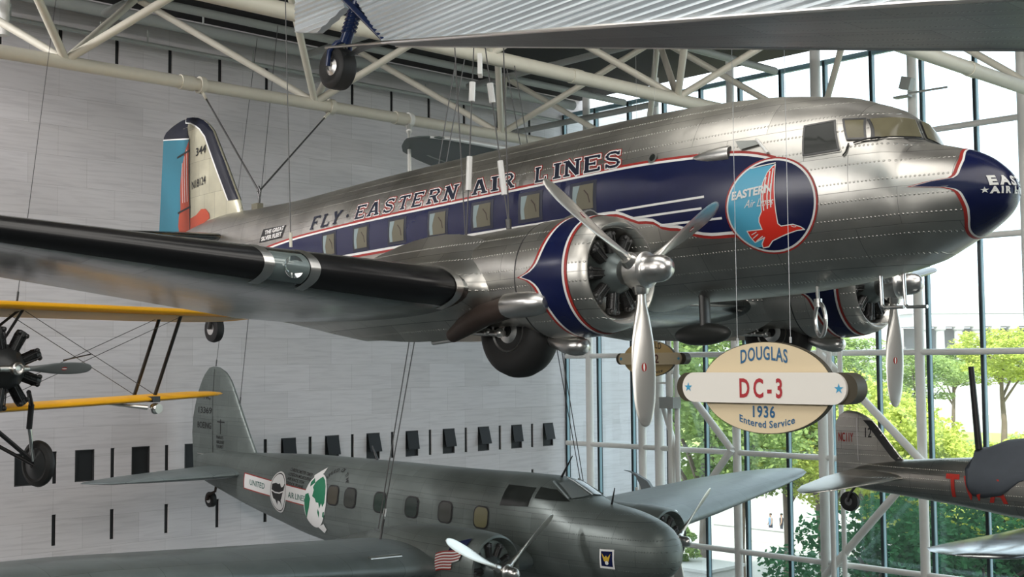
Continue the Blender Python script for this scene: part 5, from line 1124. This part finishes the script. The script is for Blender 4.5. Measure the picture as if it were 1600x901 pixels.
for x, y, z, tp, lb in ((-7.02, 9.76, .15, 9.3, 'fine wire holding the left half of the large oval sign'), (-6.42, 9.76, .15, 9.3, 'fine wire holding the right half of the large oval sign'), (-16.95, 20.06, .36, 9.3, 'fine wire holding the left half of the smaller sign'), (-16.45, 20.06, .36, 9.3, 'fine wire holding the right half of the smaller sign')):
    t, d = cable((x, y, tp), (x, y, z), .0026, lb, m_=WIRELT); along(t, d, 0, .006, .012, WIRELT, 'wire_clip')
e_ = dcw(-7.70, .15, 2.48)
t, d = cable((-23.8, 19.3, 6.0), e_, .035, 'pale steel hanger rod between the lower roof tube and the airliner roof', m_=TUBEG, name='hanger_rod', cat='rod'); along(t, d, .80, .92, .07, TUBEG, 'turnbuckle'); MB().lathe([(-.06, .19), (.06, .19)], 16, 0, tuple(d + Vector((0, 0, .1))), 'y').build('clamp_band', TUBEG, t)
# spotlight fixture on a glass wall column, aerial fin seen past the grey airliner
t = empty('spotlight', loc=(-16.2, YG - 0.85, H + 7.35)); tag(t, 'small grey spotlight on the column above the silver cockpit', 'lamp')
MB().tube([(0, 0, -.15), (1.0, .2, -.12)], .03, 8).build('arm', DUCT, t); m = MB(); m.box((-.1, 0, .10), (.3, .22, .34), M=Matrix.Rotation(.3, 4, 'Y')); m.build('lamp_housing', DUCT, t); MB().box((-.2, 0, -.22), (.45, .22, .05)).build('mounting_plate', DUCT, t)
t = empty('loudspeaker', loc=(-24.55, YG - 1.0, H - 1.35)); tag(t, 'grey fixture box on the lattice column under the smaller sign', 'loudspeaker')
m = MB(); m.box((0, 0, 0), (.55, .4, .35)); m.build('housing', DUCT, t); MB().tube([(0, 0, .2), (0, 0, .9)], .12, 10).build('mounting_tube', TUBEG, t); MB().box((-.25, -.05, .62), (.7, .06, .06)).build('bracket', TUBEG, t)
t = empty('propeller_display', loc=(-25.2, 29.0, H - 4.35)); tag(t, 'curved grey blade shape standing behind the grey airliner wing', 'blade')
m = MB(); m.rings([[(x + .0, y * 1.0 - .06, z), (x + w, y - .06, z - w * .25), (x + w, y + .06, z - w * .25), (x, y + .06, z)] for x, y, z, w in ((0, 0, .95, .06), (.22, 0, .93, .28), (.5, 0, .78, .45), (.68, 0, .5, .52), (.80, 0, .1, .55), (.85, 0, -.6, .6))]); m.build('blade', mat('grey fabric blade', (0.22, 0.25, 0.26), .5), t); MB().tube([(.48, 0, .45), (.48, 0, -8.4)], .05, 8).build('stay', TUBEG, t)
# ================================================================== outside
def leafmat(name, c1, c2):
    m = bpy.data.materials.new(name); m.use_nodes = True; nt = m.node_tree; N = nt.nodes; L = nt.links; N.remove(N['Principled BSDF'])
    tc = N.new('ShaderNodeTexCoord'); nz = N.new('ShaderNodeTexNoise'); nz.inputs['Scale'].default_value = 1.6; nz.inputs['Detail'].default_value = 5; L.new(tc.outputs['Object'], nz.inputs['Vector'])
    mx = N.new('ShaderNodeMix'); mx.data_type = 'RGBA'; mx.inputs[6].default_value = (*c1, 1); mx.inputs[7].default_value = (*c2, 1); L.new(nz.outputs['Fac'], mx.inputs[0])
    d = N.new('ShaderNodeBsdfDiffuse'); t = N.new('ShaderNodeBsdfTranslucent'); s = N.new('ShaderNodeMixShader'); s.inputs[0].default_value = .35
    L.new(mx.outputs[2], d.inputs[0]); L.new(mx.outputs[2], t.inputs[0]); L.new(d.outputs[0], s.inputs[1]); L.new(t.outputs[0], s.inputs[2]); L.new(s.outputs[0], N['Material Output'].inputs[0])
    return m
LEAFA = leafmat('sunlit yellow green leaves', (0.30, 0.40, 0.06), (0.72, 0.74, 0.22)); LEAFB = leafmat('mid green leaves', (0.16, 0.28, 0.08), (0.46, 0.54, 0.20)); LEAFC = leafmat('deep green leaves', (0.03, 0.11, 0.05), (0.08, 0.22, 0.08))  # sun is put into the yellow leaves' colour, building shade into the deep green
BARK = mat('grey brown bark', (0.16, 0.12, 0.09), .9, 0, .25, 3)
def crown_mesh(name, rx, rz, nclump, nleaf, size, m_, seed):
    rng = random.Random(seed); v = []; f = []
    for c in range(nclump):
        while True:
            p = Vector((rng.uniform(-1, 1), rng.uniform(-1, 1), rng.uniform(-1, 1)))
            if .25 < p.length < 1: break
        p = Vector((p.x * rx, p.y * rx, p.z * rz)); cr = rng.uniform(.22, .36) * rx
        for k in range(nleaf):
            d = Vector((rng.gauss(0, 1), rng.gauss(0, 1), rng.gauss(0, 1))).normalized() * cr * rng.uniform(.55, 1.0)
            q = p + Vector((d.x, d.y, d.z * .75)); s = size * rng.uniform(.6, 1.2)
            a = Vector((rng.gauss(0, 1), rng.gauss(0, 1), rng.gauss(0, .6))).normalized(); b = a.cross(Vector((rng.gauss(0, 1), rng.gauss(0, 1), rng.gauss(0, 1)))).normalized(); i = len(v)
            v += [tuple(q + a * s), tuple(q + b * s * .6), tuple(q - a * s), tuple(q - b * s * .6)]; f.append((i, i + 1, i + 2, i + 3))
    me = bpy.data.meshes.new(name); me.from_pydata(v, [], f); me.materials.append(m_); return me
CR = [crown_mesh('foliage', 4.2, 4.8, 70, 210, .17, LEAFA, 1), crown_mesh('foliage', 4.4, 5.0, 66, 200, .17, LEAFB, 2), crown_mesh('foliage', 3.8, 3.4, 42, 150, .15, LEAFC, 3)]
tm_ = MB(); tm_.tube([(0, 0, 0), (.1, .05, 2.5), (-.1, .1, 5), (.05, -.1, 8)], [.32, .25, .2, .08], 9)
for a in range(6): q = R(60 * a + 17); tm_.tube([(-.05, .1, 4 + a * .45), (1.3 * math.cos(q), 1.3 * math.sin(q), 5.6 + a * .5), (2.6 * math.cos(q), 2.6 * math.sin(q), 6.8 + a * .5)], [.14, .09, .03], 6)
TR0 = None
def tree(px, d, ztop, kind, label, sc_=1.0, sz=1.0, group=None):
    """A tree on the plaza: bearing and distance from the gallery, height of its top."""
    global TR0
    fh = Vector((_f.x, _f.y)).normalized(); rh = Vector((_r.x, _r.y)).normalized(); p = fh * d + rh * (d * (px - 800) / 1908.0)
    hgt = ztop + H; t = empty('tree', loc=(p.x, p.y, 0)); tag(t, label, 'tree', group)
    t.rotation_euler = (0, 0, px * .37)
    if TR0 is None: tr = tm_.build('trunk', BARK, t); TR0 = tr
    else: tr = TR0.copy(); COL.objects.link(tr); tr.parent = t
    rz = {0: 4.8, 1: 5.0, 2: 3.4}[kind] * sc_ * sz
    c = bpy.data.objects.new('foliage', CR[kind]); COL.objects.link(c); c.parent = t; c.location = (0, 0, hgt - rz * 1.05); c.scale = (sc_ * 1.05, sc_ * 1.05, sc_ * sz)
    tr.scale = (sc_, sc_, (hgt - rz) / 8.0); return t
tree(1096, 57, 3.4, 1, 'tall green tree right of the stone wall, beside the smaller sign', 1.0, .95)
tree(1150, 63, 2.4, 1, 'green tree seen left of the large oval sign', 1.0, .9)
tree(1222, 68, 0.2, 1, 'green tree behind the large oval sign', 1.0, .72)
tree(1275, 62, -.8, 0, 'sunlit tree below the right half of the large sign', .85, .75)
tree(1345, 68, 0.2, 0, 'yellow green tree just left of the far propeller blade', .95)
tree(1412, 78, -1.2, 0, 'yellow green tree just right of the far propeller blade', 1.0)
tree(1482, 69, -3.3, 0, 'low sunlit tree behind the black mast', .85)
tree(1560, 64, -3.3, 0, 'low sunlit tree right of the black mast', .85)
tree(1640, 62, -2.8, 0, 'low sunlit tree at the right edge behind the dark cover', .85)
tree(1428, 150, 1.2, 1, 'distant tree between the far propeller and the white column', 1.2, .55)
tree(1486, 180, 1.6, 1, 'distant rounded tree left of the big lawn tree', 1.1, .5)
tree(1562, 165, 4.8, 0, 'broad distant tree with visible trunk in front of the columned building', 1.45, .6)
tree(1650, 188, 3.6, 1, 'distant tree at the right edge of the lawn', 1.5, .6)
tree(1318, 165, 3.2, 1, 'distant tree seen under the far engine', 1.3, .6)
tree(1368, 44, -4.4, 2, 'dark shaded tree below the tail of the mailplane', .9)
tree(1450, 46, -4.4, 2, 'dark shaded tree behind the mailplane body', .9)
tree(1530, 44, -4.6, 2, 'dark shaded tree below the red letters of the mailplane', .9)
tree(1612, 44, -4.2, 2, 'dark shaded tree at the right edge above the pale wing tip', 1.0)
# planter wall with shrubs, low wall with two visitors, columned building
pl = empty('planter', loc=(-33.2, 41.5, 0)); tag(pl, 'pale concrete planter wall at the foot of the glass wall', 'planter')
m = MB(); m.box((0, 0, 2.2), (5.0, 2.4, 4.4)); m.build('planter_wall', CONC, pl); MB().box((0, 0, 4.42), (5.2, 2.6, .12)).build('coping', CONC, pl)
for k, (dx, dy) in enumerate(((-1.4, -.4), (.3, .2))):
    s = bpy.data.objects.new('shrub', crown_mesh('shrub', .9, .7, 16, 120, .10, LEAFB, 20 + k)); COL.objects.link(s); s.location = (-33.2 + dx, 41.5 + dy, 4.48 + .6); tag(s, ('bushy shrub in the planter, left one' if k == 0 else 'bushy shrub in the planter, right one'), 'shrub', 'planter shrubs')
lw = empty('low_wall', loc=(-51.0, 74.0, 0)); tag(lw, 'low pale wall on the plaza in front of the two visitors', 'wall'); MB().box((0, 0, .45), (9, .5, .9)).build('wall_body', CONC, lw); MB().box((0, 0, .93), (9.2, .65, .08)).build('coping', CONC, lw)
def visitor(loc, label, shirt, pants, hair, rz):
    t = empty('person', loc=loc); t.rotation_euler = (0, 0, rz); tag(t, label, 'person')
    vs = [(0, 0, .95), (0, 0, 1.15), (0, 0, 1.38), (0, 0, 1.50), (0, .02, 1.60), (0, .02, 1.72), (.19, 0, 1.40), (.25, .02, 1.12), (.24, .14, .90), (-.19, 0, 1.40), (-.25, .02, 1.12), (-.24, .14, .90), (.10, 0, .88), (.11, .02, .48), (.11, 0, .06), (.11, .14, .04), (-.10, 0, .88), (-.11, -.02, .48), (-.11, -.04, .06), (-.11, .10, .04)]
    es = [(0, 1), (1, 2), (2, 3), (3, 4), (4, 5), (2, 6), (6, 7), (7, 8), (2, 9), (9, 10), (10, 11), (0, 12), (12, 13), (13, 14), (14, 15), (0, 16), (16, 17), (17, 18), (18, 19)]
    rr = [.15, .14, .16, .06, .09, .085, .065, .05, .035, .065, .05, .035, .09, .065, .05, .035, .09, .065, .05, .035]
    me = bpy.data.meshes.new('body'); me.from_pydata(vs, es, []); o = bpy.data.objects.new('body', me); COL.objects.link(o); o.parent = t
    o.modifiers.new('skin', 'SKIN')
    for i, s in enumerate(me.skin_vertices[0].data): s.radius = (rr[i], rr[i] * (.75 if i < 3 else 1)); s.use_root = (i == 0)
    o.modifiers.new('smooth', 'SUBSURF').levels = 1; me.materials.append(mat('skin tone', (0.30, 0.19, 0.13), .6))
    m = MB(); m.lathe([(.92, .19), (1.1, .185), (1.3, .215), (1.42, .20), (1.48, .10)], 16, 0, (0, 0, 0), 'z'); m.v = [(x, y * .72, z) for x, y, z in m.v]; m.build('shirt', mat(label + ' shirt', shirt, .8), t)
    m = MB()
    for sx in (-1, 1): m.tube([(sx * .09, 0, .95), (sx * .105, 0, .5), (sx * .11, -.01, .1)], [.115, .09, .075], 10)
    m.build('trousers', mat(label + ' trousers', pants, .8), t); m = MB(); m.ball((0, -.01, 1.70), (.095, .105, .085), 8); m.build('hair', mat(label + ' hair', hair, .7), t)
visitor((-51.95, 75.9, 0), 'person in a pale blue top standing behind the low plaza wall', (0.16, 0.24, 0.34), (.04, .04, .06), (.05, .03, .02), 2.6)
visitor((-51.35, 76.4, 0), 'person in dark clothes standing behind the low plaza wall', (0.03, 0.03, 0.04), (.04, .04, .05), (.02, .015, .01), 2.2)
# the white columned building across the lawn
nb_ = empty('columned_building', loc=(-132, 284, 0)); tag(nb_, 'white columned building with a pediment far across the lawn', 'building'); nb_.rotation_euler = (0, 0, R(52))
STN = mat('white limestone', (0.50, 0.49, 0.47), .8)
STD = mat('shaded limestone', (0.36, 0.36, 0.37), .8)  # darker copy: shade behind the columns is put into the colour
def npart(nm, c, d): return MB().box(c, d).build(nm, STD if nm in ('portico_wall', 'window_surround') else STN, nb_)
npart('base', (0, 0, 3.2), (64, 20, 6.4)); npart('steps', (0, -11, 2.4), (40, 4, 4.8)); npart('portico_wall', (0, 4, 13), (46, 8, 14)); npart('wing_wall', (-42, 4, 10), (40, 14, 20)); npart('wing_wall', (42, 4, 10), (40, 14, 20))
for k in range(10): m = MB(); m.lathe([(6.4, 1.35), (6.8, 1.1), (13, 1.05), (19.2, .92), (19.5, 1.3), (20.2, 1.4)], 16, 0, (-19.8 + 4.4 * k, -8, 0), 'z'); m.build('column', STN, nb_)
npart('entablature', (0, -3.5, 21.7), (44.5, 11, 3)); npart('attic', (0, 6, 23.5), (48, 8, 3))
m = MB(); m.add([(-22.6, -9.2, 23.2), (22.6, -9.2, 23.2), (0, -9.2, 29.2), (-22.6, 3, 23.2), (22.6, 3, 23.2), (0, 3, 29.2)], [(0, 1, 2), (5, 4, 3), (0, 2, 5, 3), (1, 4, 5, 2), (0, 3, 4, 1)], 0, False); m.build('pediment', STN, nb_)
for k in range(6):
    for s in (-1, 1): npart('window_surround', (s * (26 + 5.5 * k), -3.1, 12), (2.2, .5, 6))
